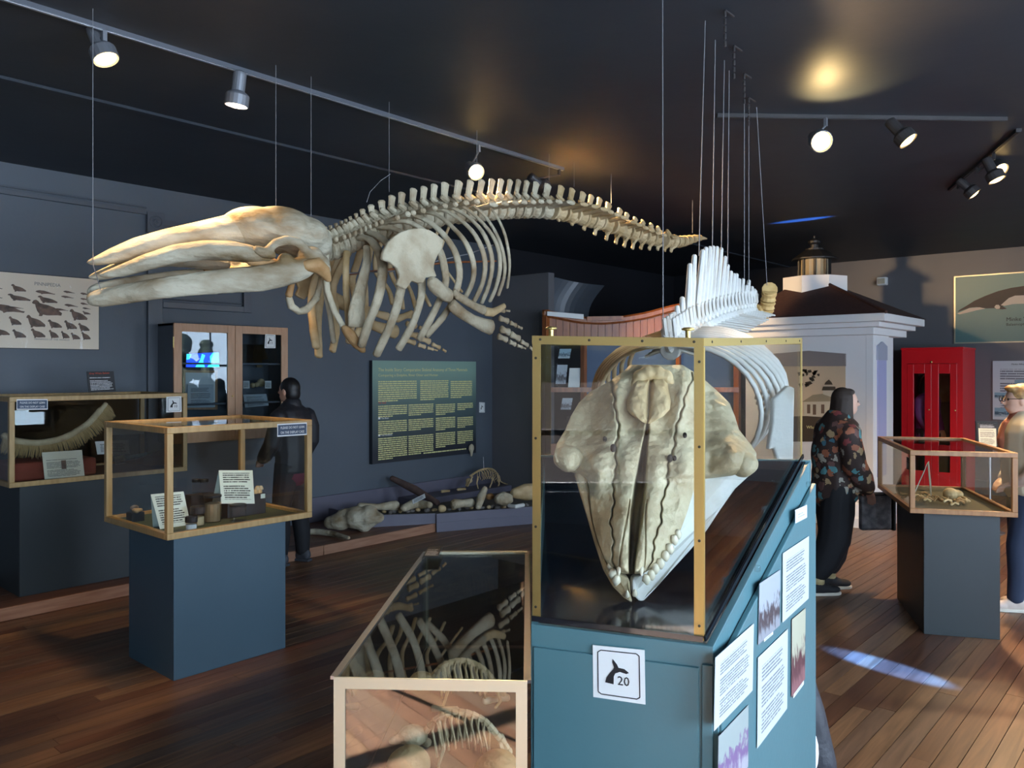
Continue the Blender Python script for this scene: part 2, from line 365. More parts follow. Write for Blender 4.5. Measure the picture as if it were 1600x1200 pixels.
cx_ = t.nodes.new('ShaderNodeCombineXYZ'); lk(t, ff.outputs[0], cx_.inputs[0]); lk(t, oi.outputs['Random'], cx_.inputs[1])
wn = t.nodes.new('ShaderNodeTexWhiteNoise'); wn.noise_dimensions = '2D'; lk(t, cx_.outputs[0], wn.inputs['Vector']); lk(t, wn.outputs['Value'], rc.inputs[0])
n2 = t.nodes.new('ShaderNodeTexNoise'); n2.inputs['Scale'].default_value = .9; n2.inputs['Detail'].default_value = 5; lk(t, g.outputs['Position'], n2.inputs['Vector'])
rw = t.nodes.new('ShaderNodeValToRGB'); e = rw.color_ramp.elements; e[0].position = .35; e[0].color = (.72, .72, .74, 1); e[1].position = .65; e[1].color = (1.12, 1.08, 1.02, 1); lk(t, n2.outputs['Fac'], rw.inputs[0])
a = t.nodes.new('ShaderNodeMix'); a.data_type = 'RGBA'; a.blend_type = 'MULTIPLY'; a.inputs[0].default_value = 1; lk(t, rc.outputs[0], a.inputs[6]); lk(t, rr.outputs[0], a.inputs[7])
b = t.nodes.new('ShaderNodeMix'); b.data_type = 'RGBA'; b.blend_type = 'MULTIPLY'; b.inputs[0].default_value = 1; lk(t, a.outputs[2], b.inputs[6]); lk(t, rw.outputs[0], b.inputs[7])
lk(t, b.outputs[2], p.inputs['Base Color'])
rg = t.nodes.new('ShaderNodeMapRange'); rg.inputs[3].default_value = .30; rg.inputs[4].default_value = .52; lk(t, n2.outputs['Fac'], rg.inputs[0]); lk(t, rg.outputs[0], p.inputs['Roughness'])
bu = t.nodes.new('ShaderNodeBump'); bu.inputs['Strength'].default_value = .12; bu.inputs['Distance'].default_value = .004; lk(t, n1.outputs['Fac'], bu.inputs['Height']); lk(t, bu.outputs[0], p.inputs['Normal'])
# ================================================================ structure
PZ = .018
sub = struct(MB().bb((-XB, -YB, -.1), (XW, YW, -PZ)).build('floor', 'black'))
# floor boards run along x
unit = None; boards = []; bw = .094
y = -YB
rng = random.Random(3)
while y < YW:
    x = -XB-rng.random()*2.5
    while x < XW:
        L = 1.8+rng.random()*2.4; a, b = max(x, -XB), min(x+L, XW)
        if b-a > .05: boards.append((a, b, y, min(y+bw, YW)))
        x += L
    y += bw
def camd(bd):
    best = 1e9
    for q in range(5):
        x = bd[0]+(bd[1]-bd[0])*q/4; yy = (bd[2]+bd[3])/2
        X, Y = CS*x-SN*yy, SN*x+CS*yy
        if Y < 2.0: continue
        u = 800+F*X/Y
        if -40 < u < 1640: best = min(best, Y)
    return best
boards.sort(key=camd)
um = None; stuff = MB()
for i, (a, b, y0, y1) in enumerate(boards):
    if i < 296:
        if um is None:
            q = MB().bb((-.5, -.5, -1), (.5, .5, 0)); o = q.build('floor_board', 'floor_wood', sub); um = o.data
            for v in um.vertices: v.co += wl[sub.name]
        else: o = bpy.data.objects.new('floor_board', um); COL.objects.link(o); o.parent = sub
        o.location = Vector(((a+b)/2, (y0+y1)/2, rng.uniform(-.0008, .0004)))-wl[sub.name]
        o.scale = (b-a-.003, y1-y0-.0034, PZ-.001)
    else: stuff.bb((a+.0015, y0+.0018, -PZ+.001), (b-.0015, y1-.0018, rng.uniform(-.0008, .0004)))
o = stuff.build('floor_boards_rest', 'floor_wood', sub, kind='stuff')
# walls
struct(MB().bb((-XB-.2, YW, -.1), (XW+.2, YW+.2, HC+.2)).build('wall_left', 'wall_paint'))
struct(MB().bb((XW, -YB, -.1), (XW+.2, YW, HC+.2)).build('wall_far', 'wall_paint_far'))
def wall_holes(mb, holes, lo, hi, fixed, axis):
    z0, z1 = -.1, HC+.2; cur = lo
    def bx(a, b, za, zb):
        if b-a < 1e-3 or zb-za < 1e-3: return
        if axis == 'x': mb.bb((a, fixed[0], za), (b, fixed[1], zb))
        else: mb.bb((fixed[0], a, za), (fixed[1], b, zb))
    for a, b, za, zb in holes:
        bx(cur, a, z0, z1); bx(a, b, z0, za); bx(a, b, zb, z1); cur = b
    bx(cur, hi, z0, z1)
mb = MB(); wall_holes(mb, [(a, b, *WZ) for a, b in WIN], -XB-.2, XW+.2, (-YB-.2, -YB), 'x'); struct(mb.build('wall_window', 'wall_paint'))
mb = MB(); wall_holes(mb, [RWIN], -YB, YW, (-XB-.2, -XB), 'y'); struct(mb.build('wall_rear', 'wall_paint'))
n = 0
def window(mk, a, b, za, zb):
    global n; n += 1
    root = struct(empty('window_%d' % n, mk(a, .1, za)))
    fr = MB()
    def bar(p, q, w): fr.bar(mk(*p), mk(*q), w, w)
    for (p, q) in (((a+.03, .1, za), (a+.03, .1, zb)), ((b-.03, .1, za), (b-.03, .1, zb)), ((a, .1, za+.03), (b, .1, za+.03)), ((a, .1, zb-.03), (b, .1, zb-.03))): bar(p, q, .06)
    bar((a, .1, (za+zb)/2), (b, .1, (za+zb)/2), .05)
    fr.build('window_frame', 'trim_paint', root)
    k = MB(); k.bar(mk((a+b)/2, .1, za), mk((a+b)/2, .1, zb), .03, .03); k.build('mullion', 'trim_paint', root)
    for z0, z1 in ((za+.06, (za+zb)/2-.03), ((za+zb)/2+.03, zb-.06)):
        for x0, x1 in ((a+.06, (a+b)/2-.02), ((a+b)/2+.02, b-.06)):
            g = MB(); g.bb(mk(x0, .098, z0), mk(x1, .102, z1)); g.build('pane', 'window_glass', root)
    s_ = MB(); s_.bb(mk(a-.06, -.06, za-.03), mk(b+.06, .06, za)); s_.build('window_sill', 'trim_paint', root)
for a, b in WIN: window(lambda x, d, z: Vector((x, -YB-d, z)), a, b, *WZ)
window(lambda x, d, z: Vector((-XB-d, x, z)), RWIN[0], RWIN[1], RWIN[2], RWIN[3])
struct(MB().bb((-8.6, -6, -.1), (-8.3, 9, 3.0)).build('wall_sky_block', 'sky_block_brown'))  # unseen wall added to keep bright sky out of the rear window
# ceiling with batten seams
ce = struct(MB().bb((-XB, -YB, HC), (XW, YW, HC+.15)).build('ceiling', 'ceiling_paint'))
for yy in (5.26,): MB().bb((-XB, yy-.03, HC-.018), (XW, yy+.03, HC)).build('batten', 'ceiling_paint', ce)
# baseboards, wainscot rail and casing on the left wall
struct(MB().bb((5.0, YW-.03, .09), (8.0, YW, .36)).build('baseboard_left', 'purple_paint', bevel=.006))
struct(MB().bb((XW-.03, -YB, 0), (XW, YW, .2)).build('baseboard_far', 'trim_paint', bevel=.006))
def on(u, v, d=0): return Py(u, v, YW-d)
a = on(0, 300); b = on(228, 336)
tr = MB(); zz = b.z
tr.bb((a.x-1.5, YW-.03, zz), (b.x, YW, zz+.045)); tr.bb((a.x-1.5, YW-.018, zz+.06), (b.x, YW, zz+.075)); struct(tr.build('trim_1', 'trim_paint', bevel=.004))
c0 = on(229, 336); c1 = on(252, 340)
tr = MB().bb((c0.x, YW-.035, .8), (c1.x, YW, c1.z-.17))
struct(tr.build('trim_2', 'trim_paint', bevel=.004))
rz = on(240, 348).z; rx = (c0.x+c1.x)/2
tr = MB().bb((c0.x-.01, YW-.045, rz-.1), (c1.x+.01, YW, rz+.09))
tr.lathe((rx, YW-.045, rz), [(.062, 0), (.062, .008), (.048, .012), (.044, .004), (.03, .004), (.026, .012), (.01, .012), (.008, .004), (.001, .004)], 24, (0, -1, 0)); struct(tr.build('trim_3', 'trim_paint', bevel=.003))
e0, e1 = on(252, 400).x, on(378, 400).x; zb = on(378, 470).z-.06; zt = rz-.08
tr = MB()
tr.bb((e0, YW-.04, rz-.02), (e1+.2, YW, rz+.03)); tr.bb((e1, YW-.04, zb-.06), (e1+.06, YW, rz-.02)); tr.bb((e1+.06, YW-.022, zb-.06), (e1+.1, YW, rz-.02)); tr.bb((e0, YW-.04, zb-.06), (e1, YW, zb)); tr.bb((e0, YW-.03, zb+.02), (e1, YW, zb+.03))
struct(tr.build('trim_4', 'trim_paint', bevel=.004))
# low wooden platform along the left wall
pf = struct(empty('trim_5', (4, 6.9, 0)))
MB().bb((-2.5, 6.36, 0), (5.96, YW, .075)).build('platform_deck', 'platform_wood', pf)
k = -2.5
while k < 5.9:
    e = min(k+1.75, 5.97); MB().bb((k+.002, 6.33, 0), (e-.002, 6.36, .092)).build('fascia_board', 'platform_edge', pf, bevel=.004); k = e
for i in range(6):
    y0 = 6.36+i*.173; MB().bb((-2.5, y0+.002, .075), (5.96, y0+.171, .09)).build('deck_board', 'platform_wood', pf)
# partition, black painted corner, doorway
struct(MB().bb((8.0, 6.42, 0), (8.12, YW, 3.0)).build('wall_partition', 'wall_paint_far'))
struct(MB().bb((8.12, YW-.02, 0), (XW, YW, HC)).build('wall_left_black', 'soffit_black'))
struct(MB().bb((XW-.02, 4.6, 0), (XW, YW, HC)).build('wall_far_black', 'soffit_black'))
# ================================================================ helpers for cases and signs
def onv(u, v, a, b):
    k = (u-800)/F; dX, dY = b[0]-a[0], b[1]-a[1]
    s_ = (k*a[1]-a[0])/(dX-k*dY); return P(u, v, a[1]+s_*dY)
def lerp(a, b, t): return a+(b-a)*t
def quad(c, x, y): # bilinear on corners c00,c10,c11,c01
    return lerp(lerp(c[0], c[1], x), lerp(c[3], c[2], x), y)
def qn(c): return (c[1]-c[0]).cross(c[3]-c[0]).normalized()
TAIL = [(.34,.97),(.47,.82),(.52,.72),(.70,.70),(.84,.60),(.76,.56),(.56,.60),(.42,.54),(.37,.44),(.36,.20),(.10,.23),(.14,.38),(.25,.54),(.36,.66),(.38,.72),(.33,.86)]
def tail_sign(c, num, parent, name='number_sign'):
    nn = qn(c); o = MB().panel(*c, .003).build(name, 'paper', parent)
    e = [q+nn*.0006 for q in c]
    mb = MB()
    rim = [(.1,.12),(.16,.08),(.84,.08),(.9,.12),(.9,.88),(.84,.92),(.16,.92),(.1,.88)]
    for i in range(8):
        a, b = quad(e, *rim[i]), quad(e, *rim[(i+1) % 8]); wd = (c[1]-c[0]).length*.018
        mb.bar(a, b, wd, .0008, nn)
    poly = [quad(e, .24+.62*(x-.1), .30+.62*(y-.2)) for x, y in TAIL]
    mb.prism(poly, nn*.0008)
    if num != '': mb.text(str(num), quad(e, .47, .30), c[1]-c[0], c[3]-c[0], (c[3]-c[0]).length*.17)
    mb.build('whale_tail_mark', 'ink', o); return o
def lean_sign(c, parent):
    nn = qn(c); o = MB().panel(*c, .003).build('notice', 'white_ink', parent); e = [q+nn*.0006 for q in c]
    MB().panel(quad(e, .02, .10), quad(e, .98, .10), quad(e, .98, .90), quad(e, .02, .90), .0005).build('notice_field', 'navy_sign', o)
    e = [q+nn*.001 for q in c]; w_ = (c[1]-c[0]).length; h = (c[3]-c[0]).length; mb = MB()
    mb.text('PLEASE DO NOT LEAN', quad(e, .1, .58), c[1]-c[0], c[3]-c[0], h*.2, w_*.8)
    mb.text('ON THE DISPLAY CASE', quad(e, .1, .2), c[1]-c[0], c[3]-c[0], h*.2, w_*.8)
    mb.build('lettering', 'white_ink', o); return o
def wood_case(name, org, ex, ey, w_, d, z0, z1, wood, label, felt='felt', p=.036, glassm='glass'):
    """framed glass box; ex runs along the front, ey to the back"""
    org, ex, ey = Vector((org[0], org[1], 0)), Vector((*ex, 0)).normalized(), Vector((*ey, 0)).normalized()
    root = thing(name, org+ex*w_/2+ey*d/2+ZU*z0, label, 'display case')
    Q = lambda x, y, z: org+ex*x+ey*y+ZU*z
    for x in (p/2, w_-p/2):
        for y in (p/2, d-p/2):
            MB().box(Q(x, y, (z0+z1)/2), (p, p, z1-z0-2*p), ex, ey).build('post', wood, root, bevel=.003)
    for z, nm in ((z0+p/2, 'base_rail'), (z1-p/2, 'top_rail')):
        for y in (p/2, d-p/2): MB().box(Q(w_/2, y, z), (w_, p, p), ex, ey).build(nm, wood, root, bevel=.003)
        for x in (p/2, w_-p/2): MB().box(Q(x, d/2, z), (p, d-2*p, p), ex, ey).build(nm, wood, root, bevel=.003)
    MB().box(Q(w_/2, d/2, z0+.009), (w_-2*p, d-2*p, .018), ex, ey).build('felt_floor', felt, root)
    g = .005; zi0, zi1 = z0+p, z1-p
    for y in (p*.5, d-p*.5): MB().box(Q(w_/2, y, (zi0+zi1)/2), (w_-2*p, g, zi1-zi0), ex, ey).build('pane', glassm, root)
    for x in (p*.5, w_-p*.5): MB().box(Q(x, d/2, (zi0+zi1)/2), (g, d-2*p, zi1-zi0), ex, ey).build('pane', glassm, root)
    MB().box(Q(w_/2, d/2, z1-p*.4), (w_-2*p, d-2*p, g), ex, ey).build('lid_pane', glassm, root)
    return root, Q
def pedestal(name, org, ex, ey, w_, d, z0, z1, m_, label):
    org, ex, ey = Vector((org[0], org[1], 0)), Vector((*ex, 0)).normalized(), Vector((*ey, 0)).normalized()
    root = thing(name, org+ex*w_/2+ey*d/2+ZU*z0, label, 'pedestal'); t_ = .018
    c = org+ex*w_/2+ey*d/2; zc = (z0+z1)/2; h = z1-z0
    MB().box(c-ey*(d/2-t_/2)+ZU*zc, (w_, t_, h), ex, ey).build('front_board', m_, root, bevel=.002)
    MB().box(c+ey*(d/2-t_/2)+ZU*zc, (w_, t_, h), ex, ey).build('back_board', m_, root, bevel=.002)
    for s_ in (-1, 1): MB().box(c+ex*s_*(w_/2-t_/2)+ZU*zc, (t_, d-2*t_-.001, h), ex, ey).build('side_board', m_, root)
    MB().box(c+ZU*(z1-.009), (w_-2*t_-.001, d-2*t_-.001, .018), ex, ey).build('top_board', m_, root)
    return root
def card(c, m_, parent=None, t_=.0015, name='card'): return MB().panel(*c, t_).build(name, m_, parent)

# ================================================================ orca skull case
L2, R2, RB2, LB2 = (.057, 2.22), (.4927, 2.06), (1.053, 2.906), (.13, 3.25)
zt = {'L': 1.845, 'R': 1.832, 'RB': 1.866, 'LB': 1.872}
zb_ = {'L': 1.056, 'R': 1.052, 'RB': 1.432, 'LB': 1.407}
PT = {k: Wd(*q, 0) for k, q in (('L', L2), ('R', R2), ('RB', RB2), ('LB', LB2))}
T = {k: PT[k]+ZU*zt[k] for k in PT}; Bt = {k: PT[k]+ZU*zb_[k] for k in PT}
# base cabinet
B2 = {'L': (.052, 2.205), 'R': (.512, 2.035), 'RB': (1.085, 2.905), 'LB': (.115, 3.29)}
bp = {k: Wd(*B2[k], 0) for k in B2}
bz = {'L': 1.05, 'R': 1.046, 'RB': 1.425, 'LB': 1.40}
sb = thing('plinth', sum(bp.values(), Vector())/4, 'teal painted plinth with sloping top under the brass-edged skull case', 'plinth')
def wallb(a, b, nm='wall_board'):
    cm = sum(bp.values(), Vector())/4; d_ = (bp[b]-bp[a]).normalized(); nn = Vector((d_.y, -d_.x, 0))
    if nn.dot(cm-bp[a]) < 0: nn = -nn
    q = [bp[a], bp[b], bp[b]+nn*.02, bp[a]+nn*.02]; zz_ = [bz[a], bz[b], bz[b], bz[a]]
    mb = MB(); mb.hexa(q+[p_+ZU*z_ for p_, z_ in zip(q, zz_)]); mb.build(nm, 'teal_paint', sb, bevel=.002)
for a, b in (('L', 'R'), ('R', 'RB'), ('RB', 'LB'), ('LB', 'L')): wallb(a, b)
fd = (bp['R']-bp['L']).normalized(); fn = Vector((fd.y, -fd.x, 0)); sd = (bp['RB']-bp['R']).normalized(); sn = Vector((sd.y, -sd.x, 0))
mb = MB(); tp = {k: bp[k]+ZU*bz[k] for k in bp}
pass
mb = MB(); c4 = sum(tp.values(), Vector())/4
dz_ = {'L': 1.045, 'R': 1.045, 'RB': 1.13, 'LB': 1.13}; dk = [lerp(bp[k], Vector((c4.x, c4.y, 0)), .035)+ZU*dz_[k] for k in ('L', 'R', 'RB', 'LB')]
mb.hexa([q-ZU*.012 for q in dk]+dk); mb.build('deck', 'navy_deck', sb)
for i, j in ((1, 2), (2, 3), (3, 0)):
    q = [dk[i], dk[j]]; tpz = [bz[('L', 'R', 'RB', 'LB')[k]]-.006 for k in (i, j)]; iw = (Vector((c4.x, c4.y, 0))-Vector((q[0].x, q[0].y, 0))).normalized()*.004
    mb = MB(); mb.hexa([q[0], q[1], q[1]+iw, q[0]+iw]+[Vector((w_.x, w_.y, z_)) for w_, z_ in ((q[0], tpz[0]), (q[1], tpz[1]), (q[1]+iw, tpz[1]), (q[0]+iw, tpz[0]))]); mb.build('inner_lining', 'navy_deck', sb)
Lf = (bp['R']-bp['L']).length
fp = lambda x, z, o=0: bp['L']+fd*x+ZU*z+fn*o
mb = MB(); mb.hexa([fp(.01, .03, .0), fp(Lf-.035, .03, .0), fp(Lf-.035, .03, .008), fp(.01, .03, .008), fp(.01, .99, .0), fp(Lf-.035, .99, .0), fp(Lf-.035, .99, .008), fp(.01, .99, .008)]); mb.build('front_panel', 'teal_paint', sb, bevel=.002)
mb = MB(); mb.hexa([fp(Lf-.028, .0, .0), fp(Lf, .0, .0), fp(Lf, .0, .008), fp(Lf-.028, .0, .008), fp(Lf-.028, 1.0, .0), fp(Lf, 1.0, .0), fp(Lf, 1.0, .008), fp(Lf-.028, 1.0, .008)]); mb.build('corner_strip', 'teal_paint', sb, bevel=.002)
# side board carrying the papers, held by two clear clips
Ls = (bp['RB']-bp['R']).length
sp_ = lambda x, z, o=0: bp['R']+sd*x+ZU*z+sn*o
mb = MB(); q = [sp_(.015, .05), sp_(Ls, .05), sp_(Ls, bz['RB']-.085), sp_(.015, bz['R']-.05)]
mb.prism([p_+sn*.018 for p_ in q], -sn*.016); board = mb.build('side_board', 'teal_paint', sb, bevel=.003)
mb = MB(); q = [sp_(0, .0), sp_(.0, bz['R']-.035), sp_(.012, bz['R']-.035), sp_(.012, 0)]; mb.prism([p_+sn*.012 for p_ in q], -sn*.011); mb.build('corner_strip', 'teal_paint', sb)
aS = (B2['R'][0]+.0187*1.03, B2['R'][1]-.0187*.62); bS = (B2['RB'][0]+.0187*1.03, B2['RB'][1]-.0187*.62)
PPl = lambda u, v: onv(u, v, aS, bS)
for u, v in ((1262, 757), (1182, 888)):
    mb = MB(); mb.lathe(PPl(u, v)-sn*.004, [(.010, 0), (.010, .012), (.007, .014)], 10, sn); mb.build('clip', 'acrylic', sb)
for nm, m_, cs in (('text_sheet', 'print_white', [(1115.8, 1142.6), (1176, 1078.7), (1178, 974), (1118, 1027.8)]),
                   ('text_sheet', 'print_white', [(1183.4, 1169.7), (1230, 1106.9), (1231, 982.7), (1184.7, 1027.8)]),
                   ('photo_print', 'photo_ship', [(1185, 1007.6), (1218.7, 976.8), (1219.3, 890), (1186.9, 911.9)]),
                   ('text_sheet', 'print_white', [(1222.8, 973), (1263.5, 935), (1264, 837.5), (1223.5, 864.5)]),
                   ('photo_print', 'photo_sepia', [(1237, 1089.5), (1257.7, 1061), (1258.8, 950), (1237.6, 968)]),
                   ('photo_print', 'photo_purple', [(1121.6, 1250), (1169, 1198), (1169.5, 1101.5), (1123, 1151)]),
                   ('title_label', 'print_label', [(1243, 817.8), (1261, 808.5), (1261, 788.7), (1243, 796.8)]),
                   ('caption_label', 'print_small', [(1194, 1003), (1208, 991), (1208, 987), (1194, 998)]),
                   ('caption_label', 'print_small', [(1240, 1091), (1256, 1069), (1256, 1063), (1240, 1085)])):
    c = [PPl(*q) for q in cs]; card(c, m_, sb, .0012, nm)
aF = (B2['L'][0]-.009*.35, B2['L'][1]-.009*.94); bF = (B2['R'][0]-.009*.35, B2['R'][1]-.009*.94)
tail_sign([onv(u, v, aF, bF) for u, v in ((927, 1089), (1008.5, 1101), (1007, 1016), (926, 1008))], 20, sb)
# glass case with brass angle frame
gc = thing('skull_case', sum(Bt.values(), Vector())/4, 'brass-edged glass case on the teal plinth holding the orca skull', 'display case')
def flat(a, b, wd, th, nrm, nm, m_='brass'):
    mb = MB(); mb.bar(a, b, th, wd, (b-a).cross(nrm)); return mb.build(nm, m_, gc, bevel=.001)
fw = .0235
fdn = (T['R']-T['L']).normalized(); fN = fdn.cross(ZU).normalized(); sdn = (T['RB']-T['R']).normalized(); sN = sdn.cross(ZU).normalized()
down = -ZU
def frame_bar(a, b, inward, nrm, nm, wd=fw):
    a, b, inward = Vector(a), Vector(b), Vector(inward); off = nrm*.0015
    mb = MB(); mb.hexa([a+off, b+off, b+inward*wd+off, a+inward*wd+off, a+off-nrm*.003, b+off-nrm*.003, b+inward*wd+off-nrm*.003, a+inward*wd+off-nrm*.003])
    return mb.build(nm, 'brass', gc)
frame_bar(T['L'], T['R'], down, fN, 'front_rail')
frame_bar(T['R'], T['RB'], down, sN, 'side_rail', .021)
frame_bar(Bt['L'], T['L']+down*fw, fdn, fN, 'front_post')
frame_bar(Bt['R'], T['R']+down*fw, -fdn, fN, 'front_post')
frame_bar(Bt['R'], T['R']+down*fw, sdn, sN, 'side_post', .009)
frame_bar(Bt['RB'], T['RB'], -sdn, sN, 'side_post', .016)
bk = (T['LB']-T['RB']).normalized(); bN = bk.cross(ZU).normalized()
frame_bar(T['RB'], T['LB'], down, bN, 'back_rail'); frame_bar(Bt['LB'], T['LB'], -bk, bN, 'back_post', .03)
ld = (T['LB']-T['L']).normalized(); lN = ZU.cross(ld).normalized()
frame_bar(T['L'], T['LB'], down, lN, 'side_rail'); frame_bar(Bt['LB'], T['LB'], -ld, lN, 'back_post', .05)
def pane(ks, nm='pane', m_='glass', pts=None):
    p4 = pts or [Bt[ks[0]]+ZU*.004, Bt[ks[1]]+ZU*.004, T[ks[1]]-ZU*.002, T[ks[0]]-ZU*.002]
    ce_ = sum(T.values(), Vector())/4; p4 = [p_+(Vector((ce_.x, ce_.y, p_.z))-p_)*.004 for p_ in p4]
    mb = MB(); nn = (p4[1]-p4[0]).cross(p4[3]-p4[0]).normalized(); mb.prism(p4, -nn*.004); return mb.build(nm, m_, gc)
pane(('L', 'R')); pane(('R', 'RB')); pane(('RB', 'LB')); pane(('LB', 'L'))
pane(None, 'lid_pane', pts=[T[k] for k in ('L', 'R', 'RB', 'LB')])
mb = MB(); mb.bar(Bt['L']+fN*.004+ZU*.006, Bt['R']+fN*.004+ZU*.006, .006, .014); mb.build('base_bead', 'black_lacquer', gc)
mb = MB(); mb.bar(Bt['R']+sN*.004+ZU*.006, Bt['RB']+sN*.004+ZU*.006, .006, .014); mb.build('base_bead', 'black_lacquer', gc)
def screw(p_, nrm): MB().lathe(p_, [(.0038, 0), (.0038, .0012), (.002, .0018)], 8, nrm).build('screw', 'screw_dark', gc)
for t_ in (.05, .35, .66, .95): screw(lerp(T['L'], T['R'], t_)-ZU*.010+fN*.0015, fN)
for t_ in (.06, .3, .55, .78, .96): screw(lerp(T['R'], T['RB'], t_)-ZU*.010+sN*.0015, sN)
for t_ in (.05, .34, .66, .95):
    screw(lerp(Bt['L'], T['L']-ZU*fw, t_)+fdn*.010+fN*.0015, fN); screw(lerp(Bt['R'], T['R']-ZU*fw, t_)-fdn*.010+fN*.0015, fN)
for k, t_ in (('L', .1), ('R', .1)):
    p_ = lerp(lerp(T['L'], T['R'], .12 if k == 'L' else .86), T['LB'] if k == 'L' else T['RB'], .06)
    MB().lathe(p_, [(.007, 0), (.007, .018), (.016, .020), (.017, .024), (.012, .027), (.002, .028)], 14).build('thumb_screw', 'brass', gc, smooth=False)

# ---------------------------------------------------------------- orca skull in the case
def PS(u, v, Y): return P(u, v, Y-.13)
def interp(tab, v):
    if v <= tab[0][0]: return tab[0][1:]
    for a, b in zip(tab, tab[1:]):
        if v <= b[0]:
            t_ = (v-a[0])/(b[0]-a[0]); return tuple(x+(y_-x)*t_ for x, y_ in zip(a[1:], b[1:]))
    return tab[-1][1:]
# v, left, right, centre, depth, edge fall
SK = [(570, 985, 1066, 1019, 2.99, .05), (582, 972, 1085, 1018, 2.96, .06), (596, 952, 1104, 1017, 2.93, .07), (612, 922, 1122, 1015, 2.90, .10), (630, 904, 1140, 1014, 2.86, .10),
      (650, 892, 1148, 1013, 2.82, .11), (672, 883, 1155, 1011, 2.785, .11), (693, 870, 1172, 1008, 2.75, .11), (708, 866, 1182, 1006, 2.73, .10), (722, 869, 1181, 1004, 2.71, .10),
      (733, 884, 1172, 1003, 2.695, .10), (741, 905, 1150, 1002, 2.685, .10), (748, 917, 1100, 1001, 2.675, .09), (760, 920, 1086, 1000, 2.66, .09), (776, 922, 1081, 998, 2.63, .09),
      (800, 924, 1074, 995, 2.59, .085), (827, 929, 1064, 992, 2.55, .08), (850, 936, 1050, 990, 2.515, .07), (874, 945, 1032, 988, 2.48, .055), (886, 955, 1021, 987, 2.465, .05), (893, 970, 1006, 987, 2.46, .045)]
sk = thing('orca_skull', sum(Bt.values(), Vector())/4+ZU*.02, 'ivory orca skull with toothed jaw pointing snout down inside the brass-edged case', 'skull')
NR, NC = 200, 200
def gauss(x, c, w_): return math.exp(-((x-c)/w_)**2)
rows = []
for i in range(NR+1):
    v = 570+(893-570)*i/NR; Lu, Ru, Cu, Yc, dr = interp(SK, v); row = []
    for j in range(NC+1):
        s_ = -1+2*j/NC
        u = Cu+(Cu-Lu)*s_ if s_ < 0 else Cu+(Ru-Cu)*s_
        px = u-Cu; Y = Yc+dr*abs(s_)**2.4
        tt = (v-570)/323
        # mesorostral groove between the premaxillae
        gw = interp([(640, 1.5), (680, 3), (720, 5), (760, 8.5), (800, 9), (850, 7), (893, 4)], v)[0]
        if v > 655: Y += .13*math.exp(-(abs(px)/gw)**6)*min(1, (v-655)/20)
        # raised premaxillae either side, suture lines outside them
        pw = interp([(600, 62), (650, 48), (700, 44), (760, 40), (820, 37), (893, 26)], v)[0]
        Y -= .020*gauss(abs(px), pw*.55, pw*.42)
        Y += .030*gauss(abs(px), pw+1.8*math.sin(v*.11)+1.2*math.sin(v*.31), 1.3)
        Y += .012*gauss(abs(px), pw*.5+6*math.sin(v*.03), 1.2)*(v > 780)
        # bowl around the nasals and cheek hollow
        if v < 720: Y += .055*gauss(abs(px), 24, 16)*gauss(v, 655, 38)
        Y -= .035*gauss(abs(px), 52, 11)*gauss(v, 610, 34)
        Y += .050*gauss(abs(px), 88, 24)*gauss(v, 655, 45)
        Y -= .055*gauss(abs(px), 142, 24)*gauss(v, 715, 26)
        Y += .030*gauss(abs(px), 104, 9)*gauss(v, 728, 20)
        Y -= .03*gauss(abs(px), 68, 16)*gauss(v, 735, 40)
        pp = PS(u, v, Y); Y += .012*noise.noise(pp*9)+.006*noise.noise(pp*24)+.003*noise.noise(pp*60)
        row.append((u, v, Y))
    rows.append(row)
mb = MB(); front = [[PS(*q) for q in r] for r in rows]
def backp(q, r):
    s_ = 1; return PS(q[0]*.94+.06*r[NC//2][0], q[1]+4, q[2]+.06+.10*min(1, (893-q[1])/120)*max(0, min(1, (q[1]-640)/80)))
back = [[backp(q, r) for q in r] for r in rows]
n1 = NC+1; vs = [p_ for r in front for p_ in r]+[p_ for r in back for p_ in r]; o2 = (NR+1)*n1; fs = []
for i in range(NR):
    for j in range(NC):
        a = i*n1+j; fs.append((a, a+n1, a+n1+1, a+1)); fs.append((o2+a, o2+a+1, o2+a+n1+1, o2+a+n1))
for i in range(NR):
    a = i*n1; fs.append((a, o2+a, o2+a+n1, a+n1)); b = a+NC; fs.append((b, b+n1, o2+b+n1, o2+b))
for j in range(NC):
    fs.append((j, j+1, o2+j+1, o2+j)); b = NR*n1+j; fs.append((b, o2+b, o2+b+1, b+1))
mb.add(vs, fs); mb.build('cranium', 'bone_ivory', sk, smooth=True)
